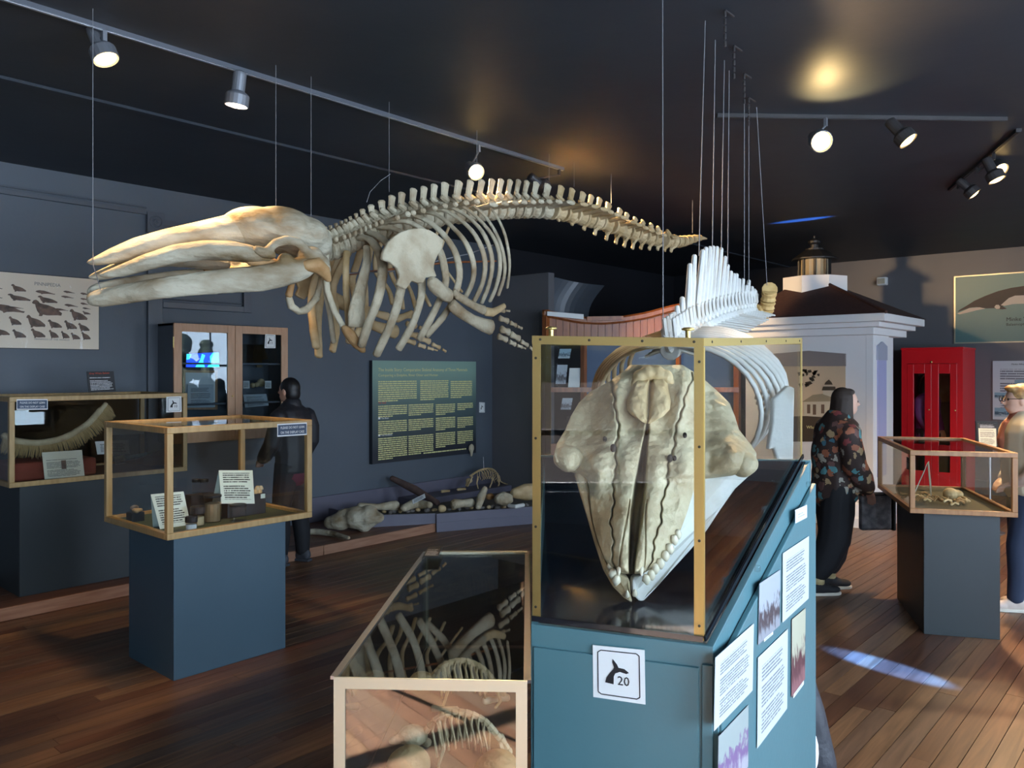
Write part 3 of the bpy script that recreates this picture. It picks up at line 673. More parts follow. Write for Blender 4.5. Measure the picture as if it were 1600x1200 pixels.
# vertex knob, nasal bones, zygomatic knobs
for s_ in (-1, 1):   # pitted nasal bones: a shield-shaped pair of plates
    mb = MB(); NV, NU = 44, 26; vs = []
    for i in range(NV+1):
        v = 588+74*i/NV; hw = interp([(588, 17), (600, 26), (625, 33), (640, 32), (650, 23), (658, 10), (662, 2)], v)[0]; Cu = interp(SK, v)[2]; Yc = interp(SK, v)[3]
        for j in range(NU+1):
            f_ = j/NU; px = 1.2+f_*hw; ed = 1-abs(2*f_-1)**4; ev = 1-abs(2*i/NV-1)**6
            u = Cu+s_*px; Y = Yc-.004-.034*min(ed, ev); q = PS(u, v, Y); Y += .006*noise.noise(q*38)+.006*max(0, noise.noise(q*85))
            vs.append(PS(u, v, Y))
    fs = [(i*(NU+1)+j, (i+1)*(NU+1)+j, (i+1)*(NU+1)+j+1, i*(NU+1)+j+1) for i in range(NV) for j in range(NU)]
    n_ = len(vs); vs += [q+Wd(0, .07) for q in vs]; fs += [tuple(n_+k for k in reversed(f_)) for f_ in fs]
    ring = [j for j in range(NU+1)]+[i*(NU+1)+NU for i in range(1, NV+1)]+[NV*(NU+1)+j for j in range(NU-1, -1, -1)]+[i*(NU+1) for i in range(NV-1, 0, -1)]
    fs += [(ring[k], ring[(k+1) % len(ring)], n_+ring[(k+1) % len(ring)], n_+ring[k]) for k in range(len(ring))]
    mb.add(vs, fs); mb.build('nasal_bone', 'bone_tan', sk, smooth=True)
mb = MB()
for u, v, r in ((1000, 594, 13), (1012, 588, 14), (1026, 588, 14), (1040, 594, 13), (992, 606, 10), (1049, 606, 10)): mb.ell(PS(u, v-4, 2.94), (r*.0021, .035, r*.0022), Wd(1, 0), Wd(0, 1), ZU)
mb.build('vertex_crest', 'bone_tan', sk, remesh=.006, sm=3)
for u, v in ((888, 716), (1160, 724)):
    mb = MB(); mb.ell(PS(u, v, 2.80), (.052, .06, .042), Wd(1, 0), Wd(0, 1), ZU, 16, 12); mb.ell(PS(u, v+8, 2.78), (.036, .05, .030), Wd(1, 0), Wd(0, 1), ZU)
    mb.build('zygomatic_process', 'bone_ivory', sk, remesh=.007, sm=4)
for u, v, r, Y in ((945, 686, 3.2, 2.765), (958, 700, 4.5, 2.72), (1047, 716, 4.2, 2.70), (1054, 716, 3, 2.70), (1070, 680, 3.2, 2.765)):
    MB().ell(PS(u, v, Y), (r*.0022, .012, r*.0030), Wd(1, 0), Wd(0, 1), ZU, 10, 8).build('foramen', 'foramen', sk, smooth=True)
# mandible: two deep blades meeting at the chin
def blade(uvY, t_, nm, m_):
    mb = MB(); f = [PS(*q) for q in uvY]; mb.prism(f, Wd(.0, t_)); return mb.build(nm, m_, sk, bevel=.008)
jr = blade([(1174, 742, 2.86), (1150, 764, 2.83), (1128, 795, 2.78), (1104, 830, 2.72), (1080, 860, 2.64), (1050, 893, 2.56), (1030, 914, 2.51), (1007, 940, 2.47), (998, 940, 2.465), (988, 927, 2.47), (988, 905, 2.50), (1005, 896, 2.53), (1030, 868, 2.58), (1055, 835, 2.64), (1070, 790, 2.70), (1085, 750, 2.78), (1110, 735, 2.83), (1140, 738, 2.85)], .05, 'mandible_ramus', 'bone_white')
jl = blade([(898, 740, 2.80), (915, 738, 2.79), (925, 770, 2.74), (931, 820, 2.67), (946, 868, 2.59), (966, 893, 2.53), (984, 905, 2.50), (986, 930, 2.47), (989, 944, 2.465), (975, 935, 2.47), (958, 918, 2.51), (944, 893, 2.56), (930, 850, 2.62), (920, 815, 2.67), (908, 775, 2.74)], .05, 'mandible_ramus', 'bone_ivory')
for u, v, Y, r, side in ((1011, 905, 2.475, 6.5, 1), (1019, 898, 2.485, 6.5, 1), (1025, 888, 2.50, 7, 1), (1033, 880, 2.515, 7, 1), (1041, 868, 2.535, 7, 1), (1048, 857, 2.555, 7, 1), (1055, 843, 2.58, 6.5, 1), (1061, 834, 2.60, 5.5, 1), (956, 896, 2.50, 6.5, -1), (962, 906, 2.49, 7, -1), (953, 884, 2.52, 6, -1), (967, 893, 2.455, 3.6, 0), (1002, 893, 2.45, 4.2, 0), (980, 928, 2.46, 4, 2), (992, 926, 2.46, 4.4, 2)):
    k = Y/F*r; a = PS(u+(-2 if side == 1 else 2), v-4, Y); b = PS(u, v+7, Y+.006)
    if side == 0: a, b = PS(u, v-5, Y+.01), PS(u, v+6, Y)
    if side == 2: a, b = PS(u, v+3, Y+.01), PS(u, v-5, Y-.005)
    MB().tube([a, lerp(a, b, .5), b], [k*.75, k, k*.45] if side in (1, -1) else [k, k*.8, k*.25], 9).build('tooth', 'tooth', sk, smooth=True)
# ---------------------------------------------------------------- low case of bones
zl = 1.10
lc = {'L': Fl(522, 1057, zl), 'R': Fl(824, 1063, zl), 'RB': Fl(824, 862, zl), 'LB': Fl(665, 862, zl)}
lt = thing('low_display_case', Vector((sum(p_.x for p_ in lc.values())/4, sum(p_.y for p_ in lc.values())/4, 0)), 'low long glass-topped case of bones with pale brass edging beside the teal plinth', 'display case')
def lcp(k, z): q = lc[k].copy(); q.z = z; return q
ks = ('L', 'R', 'RB', 'LB')
mb = MB(); mb.hexa([lcp(k, 0) for k in ks]+[lcp(k, .75) for k in ks]); mb.build('cabinet_base', 'black_lacquer', lt)
mb = MB(); cc = sum((lcp(k, 0) for k in ks), Vector())/4
mb.hexa([lerp(lcp(k, .751), cc+ZU*.751, .03) for k in ks]+[lerp(lcp(k, .76), cc+ZU*.76, .03) for k in ks]); mb.build('deck', 'black', lt)
lfd = (lcp('R', 0)-lcp('L', 0)).normalized(); lfn = Vector((lfd.y, -lfd.x, 0))
def lbar(a, b, inw, nrm, nm, m_='brass_pale', wd=.024):
    mb = MB(); off = nrm*.004; mb.hexa([a+off, b+off, b+inw*wd+off, a+inw*wd+off, a, b, b+inw*wd, a+inw*wd]); mb.build(nm, m_, lt)
lbar(lcp('L', zl), lcp('R', zl), down, lfn, 'front_rail'); lbar(lcp('L', .75), lcp('L', zl-.024), lfd, lfn, 'front_post'); lbar(lcp('R', .75), lcp('R', zl-.024), -lfd, lfn, 'front_post')
lbar(lcp('L', .75), lcp('R', .75), ZU, lfn, 'front_rail')
for a, b in (('L', 'LB'), ('R', 'RB')):
    mb = MB(); mb.bar(lcp(a, zl-.003), lcp(b, zl-.003), .016, .007); mb.build('top_rail', 'steel' if a == 'L' else 'lamp_dark', lt)
mb = MB(); mb.bar(lcp('LB', zl-.003), lcp('RB', zl-.003), .02, .008); mb.build('top_rail', 'brass_pale', lt)
for k in ('LB', 'RB'):
    mb = MB(); mb.bar(lcp(k, .75), lcp(k, zl-.008), .015, .015); mb.build('back_post', 'brass_pale', lt)
def lpane(pts, nm='pane'):
    cz = sum(pts, Vector())/4; nn = (pts[1]-pts[0]).cross(pts[3]-pts[0]).normalized(); MB().prism([lerp(p_, cz, .008) for p_ in pts], -nn*.004).build(nm, 'glass_low', lt)
lpane([lcp('L', .765), lcp('R', .765), lcp('R', zl-.01), lcp('L', zl-.01)]); lpane([lcp('RB', .765), lcp('LB', .765), lcp('LB', zl-.01), lcp('RB', zl-.01)])
lpane([lcp('LB', .765), lcp('L', .765), lcp('L', zl-.01), lcp('LB', zl-.01)])
lpane([lcp('L', zl-.004), lcp('R', zl-.004), lcp('RB', zl-.004), lcp('LB', zl-.004)], 'top_pane')
# glass joint strip and sign block on the low case
a = lerp(lcp('L', 0), lcp('R', 0), .55); 
sg = thing('plaque', lcp('LB', zl), 'small black plaque in clear acrylic at the far corner of the low case', 'sign')
c = [Fl(u, v, zl+.004) for u, v in ((659, 877), (686, 877), (692, 860), (668, 860))]
MB().prism(c, ZU*.012).build('acrylic_block', 'acrylic', sg)
c2 = [lerp(q, sum(c, Vector())/4, .12)+ZU*.0145 for q in c]; MB().panel(*c2, .002).build('plaque_face', 'print_black', sg)
# ================================================================ grey whale skeleton hung along x at y = Y0
Y0 = 3.9
def G(u, v, dy=0): return Py(u, v, Y0+dy)
def pm(u): return Y0/(CS-SN*(u-800)/F)/F            # metres per pixel on the mid plane
def mir(p_): return Vector((p_.x, 2*Y0-p_.y, p_.z))
wh = thing('whale_skeleton', G(640, 345), 'long grey whale skeleton hung by wires from the dark ceiling, skull and flipper bones included', 'skeleton')
def z1(x, y_): return (100+x/3.478, 240+y_/3.478)
def loft(pts, dy, nm, m_, remesh=.012, sm=3, lat=None, mirror=False):
    mb = MB()
    for fl in ((0, 1) if mirror else (0,)):
        ps = []; rs = []
        for i, q in enumerate(pts):
            d_ = dy if not isinstance(dy, (list, tuple)) else dy[i]
            p_ = G(*z1(q[0], q[1]), d_); p_ = mir(p_) if fl else p_
            ps.append(p_); r = q[2]/3.478*pm(z1(q[0], q[1])[0]); rs.append((r, lat[i] if lat else r))
        mb.tube(ps, rs, 14, side=ZU)
    return mb
# rostrum: premaxillae on the midline and the two maxillae
mb = loft([(135, 592, 14), (180, 583, 26), (260, 560, 44), (400, 512, 58), (560, 470, 62), (720, 438, 66), (880, 415, 80), (1020, 400, 105), (1130, 410, 118)], .03, '', '', lat=[.025, .045, .06, .07, .075, .09, .11, .15, .2])
mb.build('premaxilla', 'bone_grey', wh, remesh=.011, sm=4)
for s_ in (0, 1):
    pts = [(196, 662, 10), (240, 655, 22), (320, 635, 34), (450, 590, 45), (600, 545, 52), (760, 525, 56), (900, 528, 58), (1000, 545, 54), (1090, 570, 40)]
    mb = MB(); ps = []; rs = []
    for i, q in enumerate(pts):
        d_ = [-.05, -.07, -.09, -.12, -.15, -.18, -.20, -.21, -.2][i]; p_ = G(*z1(q[0], q[1]), d_); p_ = mir(p_) if s_ else p_
        ps.append(p_); rs.append((q[2]/3.478*pm(200), [.02, .03, .04, .055, .06, .07, .075, .07, .06][i]))
    mb.tube(ps, rs, 14, side=ZU); mb.build('maxilla', 'bone_grey', wh, remesh=.010, sm=3)
# braincase
mb = MB(); k = .0036
def E(x, y_, rx, rz, ry, dy=0, both=False):
    p_ = G(*z1(x, y_), dy)
    for q in ((p_, mir(p_)) if both else (p_,)): mb.ell(q, (rx/3.478*k, ry, rz/3.478*k), n=18, m=12)
E(1050, 400, 190, 105, .17); E(1160, 410, 190, 118, .22); E(1260, 450, 150, 112, .23); E(1330, 490, 100, 110, .18); E(1385, 520, 60, 90, .10)
E(1340, 570, 75, 65, .07, -.24, True); E(1400, 610, 45, 60, .05, -.24, True)
for s_ in (0, 1):
    for pts, r in (([(1040, 520), (1090, 540), (1140, 555)], [.025, .03, .02]), ([(1110, 520), (1150, 485), (1210, 470), (1270, 482), (1310, 520), (1330, 560)], [.022, .025, .027, .027, .026, .03]), ([(1350, 540), (1390, 590), (1430, 640)], [.045, .04, .028])):
        ps = [G(*z1(*q), -.27) for q in pts]; mb.tube([mir(q) if s_ else q for q in ps], r, 10)
mb.build('braincase', 'bone_grey', wh, remesh=.011, sm=3)
for s_ in (0, 1):
    mb = MB(); ps = [G(*z1(*q), -.30) for q in ((1310, 610), (1375, 605), (1415, 640), (1440, 690))]; ps = [mir(q) if s_ else q for q in ps]
    mb.tube(ps, [.03, .045, .036, .018], 10); mb.ell(ps[1], (.055, .035, .035)); mb.build('squamosal', 'bone_brown', wh, remesh=.01, sm=3)
    mb = MB(); ps = [G(*z1(*q), -.22) for q in ((1000, 590), (1060, 590), (1150, 600))]; ps = [mir(q) if s_ else q for q in ps]
    mb.tube(ps, [.015, .03, .03], 10); mb.build('palatine', 'bone_brown', wh, remesh=.01, sm=2)
# lower jaws
for s_ in (0, 1):
    pts = [(148, 792, 40), (200, 785, 52), (320, 765, 56), (500, 735, 58), (700, 710, 62), (900, 690, 68), (1060, 680, 70), (1160, 660, 68), (1240, 640, 66), (1300, 620, 60), (1330, 610, 48)]
    dys = [-.015, -.035, -.08, -.17, -.21, -.24, -.26, -.27, -.27, -.26, -.25]; ps = []; rs = []
    for q, d_ in zip(pts, dys):
        uu, vv = z1(q[0], q[1]); p_ = G(uu, vv, d_)
        if s_: p_ = mir(p_)+Vector((.02, 0, .035))
        ps.append(p_); rs.append((q[2]/3.478*pm(uu)*.97, .035 if q[0] < 1100 else .05))
    mb = MB(); mb.tube(ps, rs, 16, side=ZU)
    pc = G(*z1(1205, 590), -.27); mb.ell(mir(pc)+Vector((0, 0, .05)) if s_ else pc, (.05, .04, .05))
    mb.build('mandible', 'bone_grey', wh, remesh=.010, sm=3)
# hyoid loop
mb = MB(); mb.tube([G(*z1(*q), -.06) for q in ((1240, 700), (1222, 770))], [.016, .021], 10); mb.build('hyoid', 'bone_brown', wh, smooth=True)
mb = MB(); mb.tube([G(*z1(*q), -.05) for q in ((1222, 785), (1235, 830), (1275, 858), (1315, 848))], [.019, .022, .02, .024], 10); mb.build('hyoid', 'bone', wh, smooth=True)
mb = MB(); mb.tube([G(*z1(*q), -.05) for q in ((1318, 846), (1345, 815), (1372, 785))], [.022, .018, .022], 10); mb.build('hyoid', 'bone', wh, smooth=True)
mb = MB(); mb.tube([G(*z1(*q), -.05) for q in ((1376, 775), (1390, 720), (1400, 670))], [.018, .017, .018], 10); mb.build('hyoid', 'bone', wh, smooth=True)
# spine
TIP = [(495, 352), (507, 350.5), (515, 348), (523.5, 344.5), (532, 341), (539, 338), (546, 334), (555, 329.5), (565.5, 323.5), (579, 317), (595.5, 310), (613, 303), (628.5, 298), (646.5, 292), (663, 289), (679, 285.4), (696, 283), (718, 280.6), (736, 280), (753.5, 279), (770, 278), (784, 278), (798, 279), (811, 279), (824, 280.6), (839, 283), (857, 286), (878, 289), (895, 293), (912, 299), (925, 303.5), (938, 308), (952, 316), (970, 325), (981, 332), (994, 339), (1006, 344), (1019, 349), (1030, 354), (1041, 360), (1050, 364), (1059, 366), (1067, 366), (1075, 365), (1083, 364), (1091, 366)]
CEN = [(500, 392), (520, 386), (545, 375), (565, 366), (600, 354), (650, 342), (700, 334), (750, 329), (800, 326), (837, 326), (866, 329), (901, 336), (941, 347), (981, 361), (1024, 373), (1062, 378), (1090, 372), (1104, 372)]
def cen(u): return interp(CEN, u)[0]
for i, (tu, tv) in enumerate(TIP):
    lean = -6 if tu < 560 else (0 if tu < 700 else 9 if tu < 850 else 8)
    if tu > 1035: lean = 0
    cu = tu+(7 if tu < 560 else 5 if tu < 600 else -4 if tu < 700 else -lean); cv = cen(cu)
    p_ = G(cu, cv); tp_ = G(tu, tv); k = pm(cu)
    nu = TIP[i+1][0] if i+1 < len(TIP) else tu+9; pv = TIP[i-1][0] if i else tu-9
    half = (nu-pv)/2*pm(cu)/.93*.5*(1.5 if tu > 900 else 1.25); half = min(half, .085)
    rad = interp([(495, .075), (560, .085), (700, .08), (850, .075), (950, .075), (1040, .07), (1070, .055), (1095, .03)], tu)[0]
    ax = (G(cu+6, cen(cu+6))-G(cu-6, cen(cu-6))).normalized()
    mb = MB()
    hl = half*.86
    mb.lathe(p_-ax*hl, [(rad*.9, 0), (rad, hl*.15), (rad*.86, hl*.6), (rad*.8, hl), (rad*.86, hl*1.4), (rad, hl*1.85), (rad*.9, hl*2)], 14, ax)
    up = (tp_-p_); hgt = up.length; upn = up.normalized()
    if tu < 1050:
        w_ = min(half*.62, .045) if tu > 560 else half*.42
        base = p_+upn*rad*.6
        mb.tube([base, lerp(base, tp_, .35), lerp(base, tp_, .7), tp_-upn*.02], [(w_*1.25, .022), (w_*.85, .013), (w_*.95, .012), (w_*1.05, .017)], 8, side=ax)
        # arch lobes reaching forward
        for s_ in (-1, 1):
            a = lerp(base, tp_, .22)+Vector((0, s_*.035, 0)); q = a-ax*half*.95+ZU*.03
            mb.tube([a, q], [.02, .017], 6)
            # transverse process
            tl = .085 if tu < 570 else (.15 if tu < 720 else .20 if tu < 900 else .20-.0012*(tu-900))
            tl = max(tl, .03); dz = .05 if tu < 720 else .015
            b = p_+Vector((0, s_*rad*.7, dz*.6)); e = p_+Vector((0, s_*(rad+tl), dz))-ax*.01
            ww = half*.8 if 720 < tu else half*.5
            mb.tube([b, lerp(b, e, .5), e], [(.016, ww*.8), (.012, ww*.7), (.018, ww)], 8, side=ZU)
    mb.build('vertebra', 'bone' if tu < 860 else 'bone_tan', wh, smooth=False)
mb = MB(); mb.tube([G(1088, 371), G(1098, 372), G(1104, 373)], [.028, .018, .008], 10); mb.build('tail_tip', 'bone_tan', wh, smooth=True)
for u, v in ((872, 343), (893, 350), (912, 358), (929, 366), (947, 374), (962, 380), (975, 385), (988, 388), (1001, 388), (1014, 389), (1027, 389), (1038, 391), (1048, 392)):
    cu = u+4; c_ = G(cu, cen(cu)+8); e = G(u, v)
    if (e-c_).length < .03: e = c_+Vector((0, 0, -.03))
    mb = MB()
    for s_ in (-1, 1): mb.tube([c_+Vector((0, s_*.03, .0)), lerp(c_, e, .6)], [.014, .013], 6)
    mb.tube([lerp(c_, e, .55), e], [(.02, .012), (.024, .013)], 7); mb.build('chevron', 'bone_tan', wh)
# ribs: near side traced, far side mirrored
def z2(x, y_): return (480+x/3.75, 260+y_/3.75)
RIB = [([(120, 470), (112, 560), (105, 640), (112, 740), (135, 880), (155, 1030)], 16, .12, True),
       ([(300, 420), (360, 425), (410, 480), (438, 560), (440, 650), (410, 790), (360, 920), (318, 1050)], 24, .34, False),
       ([(350, 385), (420, 410), (480, 470), (530, 570), (552, 680), (520, 840), (460, 990), (405, 1105)], 23, .40, False),
       ([(410, 355), (520, 370), (610, 430), (650, 540), (668, 650), (668, 760), (620, 920), (535, 1070)], 21, .44, False),
       ([(470, 325), (590, 325), (700, 390), (775, 490), (805, 600), (808, 700), (740, 860), (655, 1015)], 20, .46, False),
       ([(540, 295), (650, 295), (760, 360), (850, 470), (888, 580), (885, 690), (820, 850), (700, 990)], 19, .47, False),
       ([(650, 265), (760, 285), (860, 365), (930, 450), (972, 560), (970, 670), (925, 770)], 18, .47, False),
       ([(700, 240), (820, 265), (935, 345), (1005, 440), (1042, 560), (1025, 690), (972, 800)], 17, .46, False),
       ([(770, 212), (900, 268), (1000, 350), (1055, 440), (1084, 560), (1065, 690), (1022, 800)], 16, .44, False),
       ([(850, 200), (960, 268), (1060, 370), (1115, 470), (1130, 590), (1105, 710), (1070, 790)], 15, .41, False),
       ([(935, 200), (1040, 290), (1115, 410), (1152, 530), (1155, 640), (1120, 755)], 13, .38, False),
       ([(1020, 205), (1090, 262), (1148, 370), (1178, 490), (1185, 600), (1172, 712)], 11, .34, False)]
def smoothp(pts, n=18):
    out = []
    for i in range(n+1):
        t_ = i/n*(len(pts)-1); k = min(int(t_), len(pts)-2); f = t_-k
        p0, p1, p2, p3 = pts[max(k-1, 0)], pts[k], pts[k+1], pts[min(k+2, len(pts)-1)]
        out.append(.5*((2*p1)+(p2-p0)*f+(2*p0-5*p1+4*p2-p3)*f*f+(3*p1-p0-3*p2+p3)*f**3))
    return out
for pts, wd, dep, blank in RIB:
    n = len(pts); ps = []
    for i, q in enumerate(pts):
        t_ = i/(n-1); d_ = -(.08+(dep-.08)*math.sin(min(1, t_*1.45)*math.pi/2) - .12*max(0, t_-.65)/.35)
        ps.append(G(*z2(*q), d_))
    ps = smoothp(ps)
    for s_ in ((0,) if blank else (0, 1)):
        qs = [mir(q) for q in ps] if s_ else ps
        k = wd/3.75*pm(620)*(1.15 if wd > 18 else 1.0); m_ = len(qs)
        rs = [(k*(.8+.35*math.sin(math.pi*min(1, i/m_*1.1))+(.18 if i > m_-4 else 0)), k*.62) for i in range(m_)]
        mb = MB(); mb.tube(qs, rs, 10, side=Vector((1, 0, 0))); mb.build('rib', 'bone' if not s_ else 'bone_tan', wh, smooth=True)
# broad first rib / sternum blade
mb = MB(); qs = smoothp([G(*z2(*q), -.20) for q in ((345, 470), (350, 560), (318, 700), (292, 830), (290, 935))], 12)
mb.tube(qs, [(.024+.05*(i/12)**1.6*(1 if i < 11 else .85), .014) for i in range(13)], 10, side=Vector((1, 0, 0))); mb.build('sternum', 'bone', wh, smooth=True)
mb = MB(); mb.tube([G(*z2(*q), -.15) for q in ((110, 640), (118, 730), (160, 850), (215, 945), (265, 1010))], [(.02, .014)]*5, 8); mb.build('rib', 'bone', wh, smooth=True)
mb = MB(); mb.tube([G(*z2(*q), -.17) for q in ((215, 945), (250, 985), (290, 1040), (330, 1080))], [.022, .035, .03, .02], 9); mb.build('sternum', 'bone_brown', wh, remesh=.01, sm=2)
mb = MB(); mb.tube([G(*z2(*q), -.1) for q in ((232, 500), (226, 600), (228, 720), (244, 945))], [(.024, .014)]*4, 8); mb.build('rib', 'bone_tan', wh, smooth=True)
# scapula, flipper
SCP = [(440, 545), (447, 500), (475, 445), (510, 410), (555, 382), (605, 365), (680, 360), (725, 374), (765, 398), (803, 432), (793, 480), (768, 520), (750, 560), (745, 600), (762, 645), (730, 652), (700, 650), (683, 682), (645, 684), (617, 670), (600, 695), (580, 722), (550, 708), (525, 690), (545, 640), (525, 592), (485, 562)]
for s_ in (0, 1):
    mb = MB(); f = [G(*z2(*q), -.50) for q in SCP]; f = [mir(q) for q in f] if s_ else f
    mb.prism(f, Vector((0, .024 if not s_ else -.024, 0))); mb.build('scapula', 'bone' if not s_ else 'bone_tan', wh, bevel=.008)
def z5(x, y_): return (650+x/6.667, 420+y_/6.667)
def limb(pts, nm, m_='bone', flare=1.0):
    for s_ in (0, 1):
        ps = [G(*z5(q[0], q[1]), -.52+.00008*q[0]) for q in pts]; ps = [mir(q) for q in ps] if s_ else ps
        rs = [(q[2]/6.667*pm(720)*.88, q[2]/6.667*pm(720)*.6) for q in pts]
        mb = MB(); mb.tube(ps, rs, 10, side=ZU); mb.build(nm, m_ if not s_ else 'bone_tan', wh, smooth=True)
limb([(150, 130, 60), (180, 160, 78), (240, 215, 82), (310, 265, 80), (350, 290, 70)], 'humerus')
limb([(372, 372, 66), (420, 420, 70), (500, 480, 62), (600, 540, 62), (700, 585, 76), (775, 610, 88)], 'radius_bone')
limb([(400, 230, 30), (430, 280, 46), (540, 350, 44), (640, 405, 46), (705, 430, 54)], 'ulna')
limb([(725, 445, 50), (800, 455, 48), (850, 430, 40), (920, 385, 32)], 'carpal', 'bone_tan')
for a, b, r in (((865, 437), (920, 440), 24), ((938, 436), (976, 440), 14), ((875, 515), (955, 545), 36), ((985, 562), (1042, 590), 28), ((1062, 602), (1103, 620), 18), ((890, 630), (965, 660), 46), ((995, 685), (1072, 728), 42), ((1100, 758), (1162, 798), 30), ((1188, 818), (1215, 842), 20), ((862, 705), (942, 740), 38), ((978, 762), (1032, 788), 30), ((1058, 800), (1104, 816), 22), ((1116, 821), (1142, 831), 12)):
    mdp = ((a[0]+b[0])/2, (a[1]+b[1])/2); limb([(a[0], a[1], r), (*mdp, r*.72), (b[0], b[1], r)], 'phalanx')
# bars tying the ribs, hanging wires
mb = MB(); mb.tube([G(543, 427, -.1), G(612, 424, -.12), G(735, 396, -.3), G(778, 380, -.36)], .004, 6); mb.build('tie_rod', 'wire', wh)
mb = MB(); mb.tube([G(543, 429, .1), G(700, 410, .2), G(775, 408, .3)], .007, 6); mb.build('tie_rod', 'wood_boat', wh)
def hang(p_, r=.0022, par=None, dx=0, dy=0): MB().tube([Vector((p_.x+dx, p_.y+dy, HC-.006)), p_], r, 6, cap=False).build('wire', 'wire', par)
for q in (G(145, 392, .03), G(431, 322), G(486, 345), G(608, 300), G(745, 278), G(858, 284), G(897, 292), G(955, 318), G(1082, 364)): hang(q, .0018, wh)
mb = MB(); mb.tube([G(145, 392, .03), G(146, 415, -.02), G(157, 452, -.05)], .002, 6); mb.build('wire', 'wire', wh)
mb = MB(); mb.tube([G(610, 272), G(595, 282), G(578, 300), G(573, 316)], .002, 6); mb.build('wire', 'wire', wh)

# ================================================================ orca skeleton hanging behind the skull case
ok = thing('orca_skeleton', P(1080, 520, 4.0), 'white orca skeleton with tall spines hanging behind the brass-edged skull case', 'skeleton')
OV = [(1048, 546, 1036, 516, 3.42), (1053, 542, 1044, 502, 3.48), (1058, 538, 1051, 491, 3.54), (1063, 534, 1058, 480, 3.60), (1068, 530, 1066, 466, 3.66), (1074, 526, 1078, 414, 3.74), (1079, 523, 1085, 400, 3.82),
      (1086, 519, 1098, 392, 3.92), (1092, 516, 1103, 388, 4.02), (1098, 513, 1109, 387, 4.12), (1104, 510, 1114, 386, 4.22), (1110, 507, 1120, 387, 4.32), (1116, 504, 1127, 389, 4.42), (1122, 501, 1133, 402, 4.52),
      (1128, 499, 1137, 415, 4.62), (1134, 497, 1142, 425, 4.72), (1140, 495, 1147, 429, 4.82), (1146, 493, 1151, 429, 4.92), (1151, 491, 1155, 437, 5.00), (1156, 490, 1161, 437, 5.08), (1161, 489, 1166, 447, 5.16), (1166, 488, 1170, 439, 5.24), (1170, 487, 1175, 449, 5.31), (1174, 486, 1179, 453, 5.38), (1178, 486, 1183, 460, 5.45)]
oc = [P(u, v, Y) for u, v, _, _, Y in OV]
for i, (u, v, tu, tv, Y) in enumerate(OV):
    p_ = oc[i]; tp_ = P(tu, tv, Y+.03); a = (oc[min(i+1, len(oc)-1)]-oc[max(i-1, 0)]).normalized(); sdv = a.cross(ZU).normalized()
    r = .046*(1 if i < 14 else 1-.03*(i-14)); h = (oc[min(i+1, len(oc)-1)]-oc[max(i-1, 0)]).length*.2
    mb = MB(); mb.lathe(p_-a*h, [(r*.9, 0), (r, h*.2), (r*.82, h), (r, h*1.8), (r*.9, 2*h)], 12, a)
    mb.tube([p_, lerp(p_, tp_, .3)-a*.01, lerp(p_, tp_, .65)-a*.005, tp_], [(.026, .024), (.022, .017), (.020, .016), (.014, .012)], 8, side=a)
    for s_ in (-1, 1):
        q = p_+ZU*.06+sdv*s_*.02; mb.tube([q, q+ZU*.075-a*.04], [.012, .010], 6)
        tl = (.07 if i < 7 else .16 if i < 18 else .10); mb.tube([p_+sdv*s_*r*.7, p_+sdv*s_*(r+tl)-ZU*.035+a*.03], [(.011, .009), (.009, .006)], 8, side=a)
    mb.build('vertebra', 'bone_white', ok)
tl = smoothp([oc[-1], P(1186, 488, 5.5), P(1194, 492, 5.5), P(1199, 478, 5.46), P(1202, 456, 5.42), P(1203, 452, 5.4)], 9)
for i in range(9):
    p_ = tl[i]; a = (tl[i+1]-tl[i]); h = a.length*.46; a.normalize(); r = .052
    MB().lathe(lerp(tl[i], tl[i+1], .5)-a*h, [(r*.85, 0), (r, h*.25), (r*.85, h), (r, h*1.75), (r*.85, 2*h)], 12, a).build('tail_vertebra', 'bone_tail', ok)
for i in range(12):
    f = i/11; j = f*7; k = int(j); p_ = lerp(oc[k], oc[min(k+1, len(oc)-1)], j-k)
    a = (oc[min(k+2, len(oc)-1)]-oc[max(k-1, 0)]).normalized(); sdv = a.cross(ZU).normalized()
    for s_ in (-1, 1):
        wdt = .40*(.80+.2*math.sin(math.pi*f)); dp = .62*(1-.30*f); ps = []
        for q in range(13):
            t_ = q/12; an = t_*2.35
            ps.append(p_+sdv*s_*(.04+math.sin(an)*wdt)+ZU*(dp*.5*(math.cos(an)-1)+.02)+a*(.22*t_-.03))
        MB().tube(ps, [(.021, .011)]*13, 8, side=a).build('rib', 'bone_white' if s_ > 0 else 'bone_tan', ok, smooth=True)  # left ribs tan: warm lamplight put into their colour
# shoulder blade seen beside the skull
f = [P(u, v, 3.35) for u, v in ((1209, 624), (1232, 602), (1242, 606), (1241, 660), (1240, 722), (1216, 722), (1210, 700), (1201, 703), (1208, 660))]
MB().prism(f, Wd(-.01, .02)).build('scapula', 'bone_white', ok, bevel=.006)
for (u, v, Y, au, av) in ((1036, 517, 3.42, 1033, 0), (1092, 400, 3.9, 1133, 12), (1113, 390, 4.2, 1133, 12), (1127, 390, 4.42, 1147, 68), (1137, 416, 4.62, 1147, 68), (1163, 440, 5.2, 1163, 112), (1170, 442, 5.24, 1170, 150), (1199, 454, 5.42, 1170, 150)):
    top = P(au, av, F*(HC-CH)/(HZ-av)); e = P(u, v, Y); fb = .40 if u > 1190 else .75; base = Vector((lerp(top.x, e.x, fb), lerp(top.y, e.y, fb), HC-.006))
    MB().tube([base, e], .0022, 6, cap=False).build('wire', 'wire', ok)
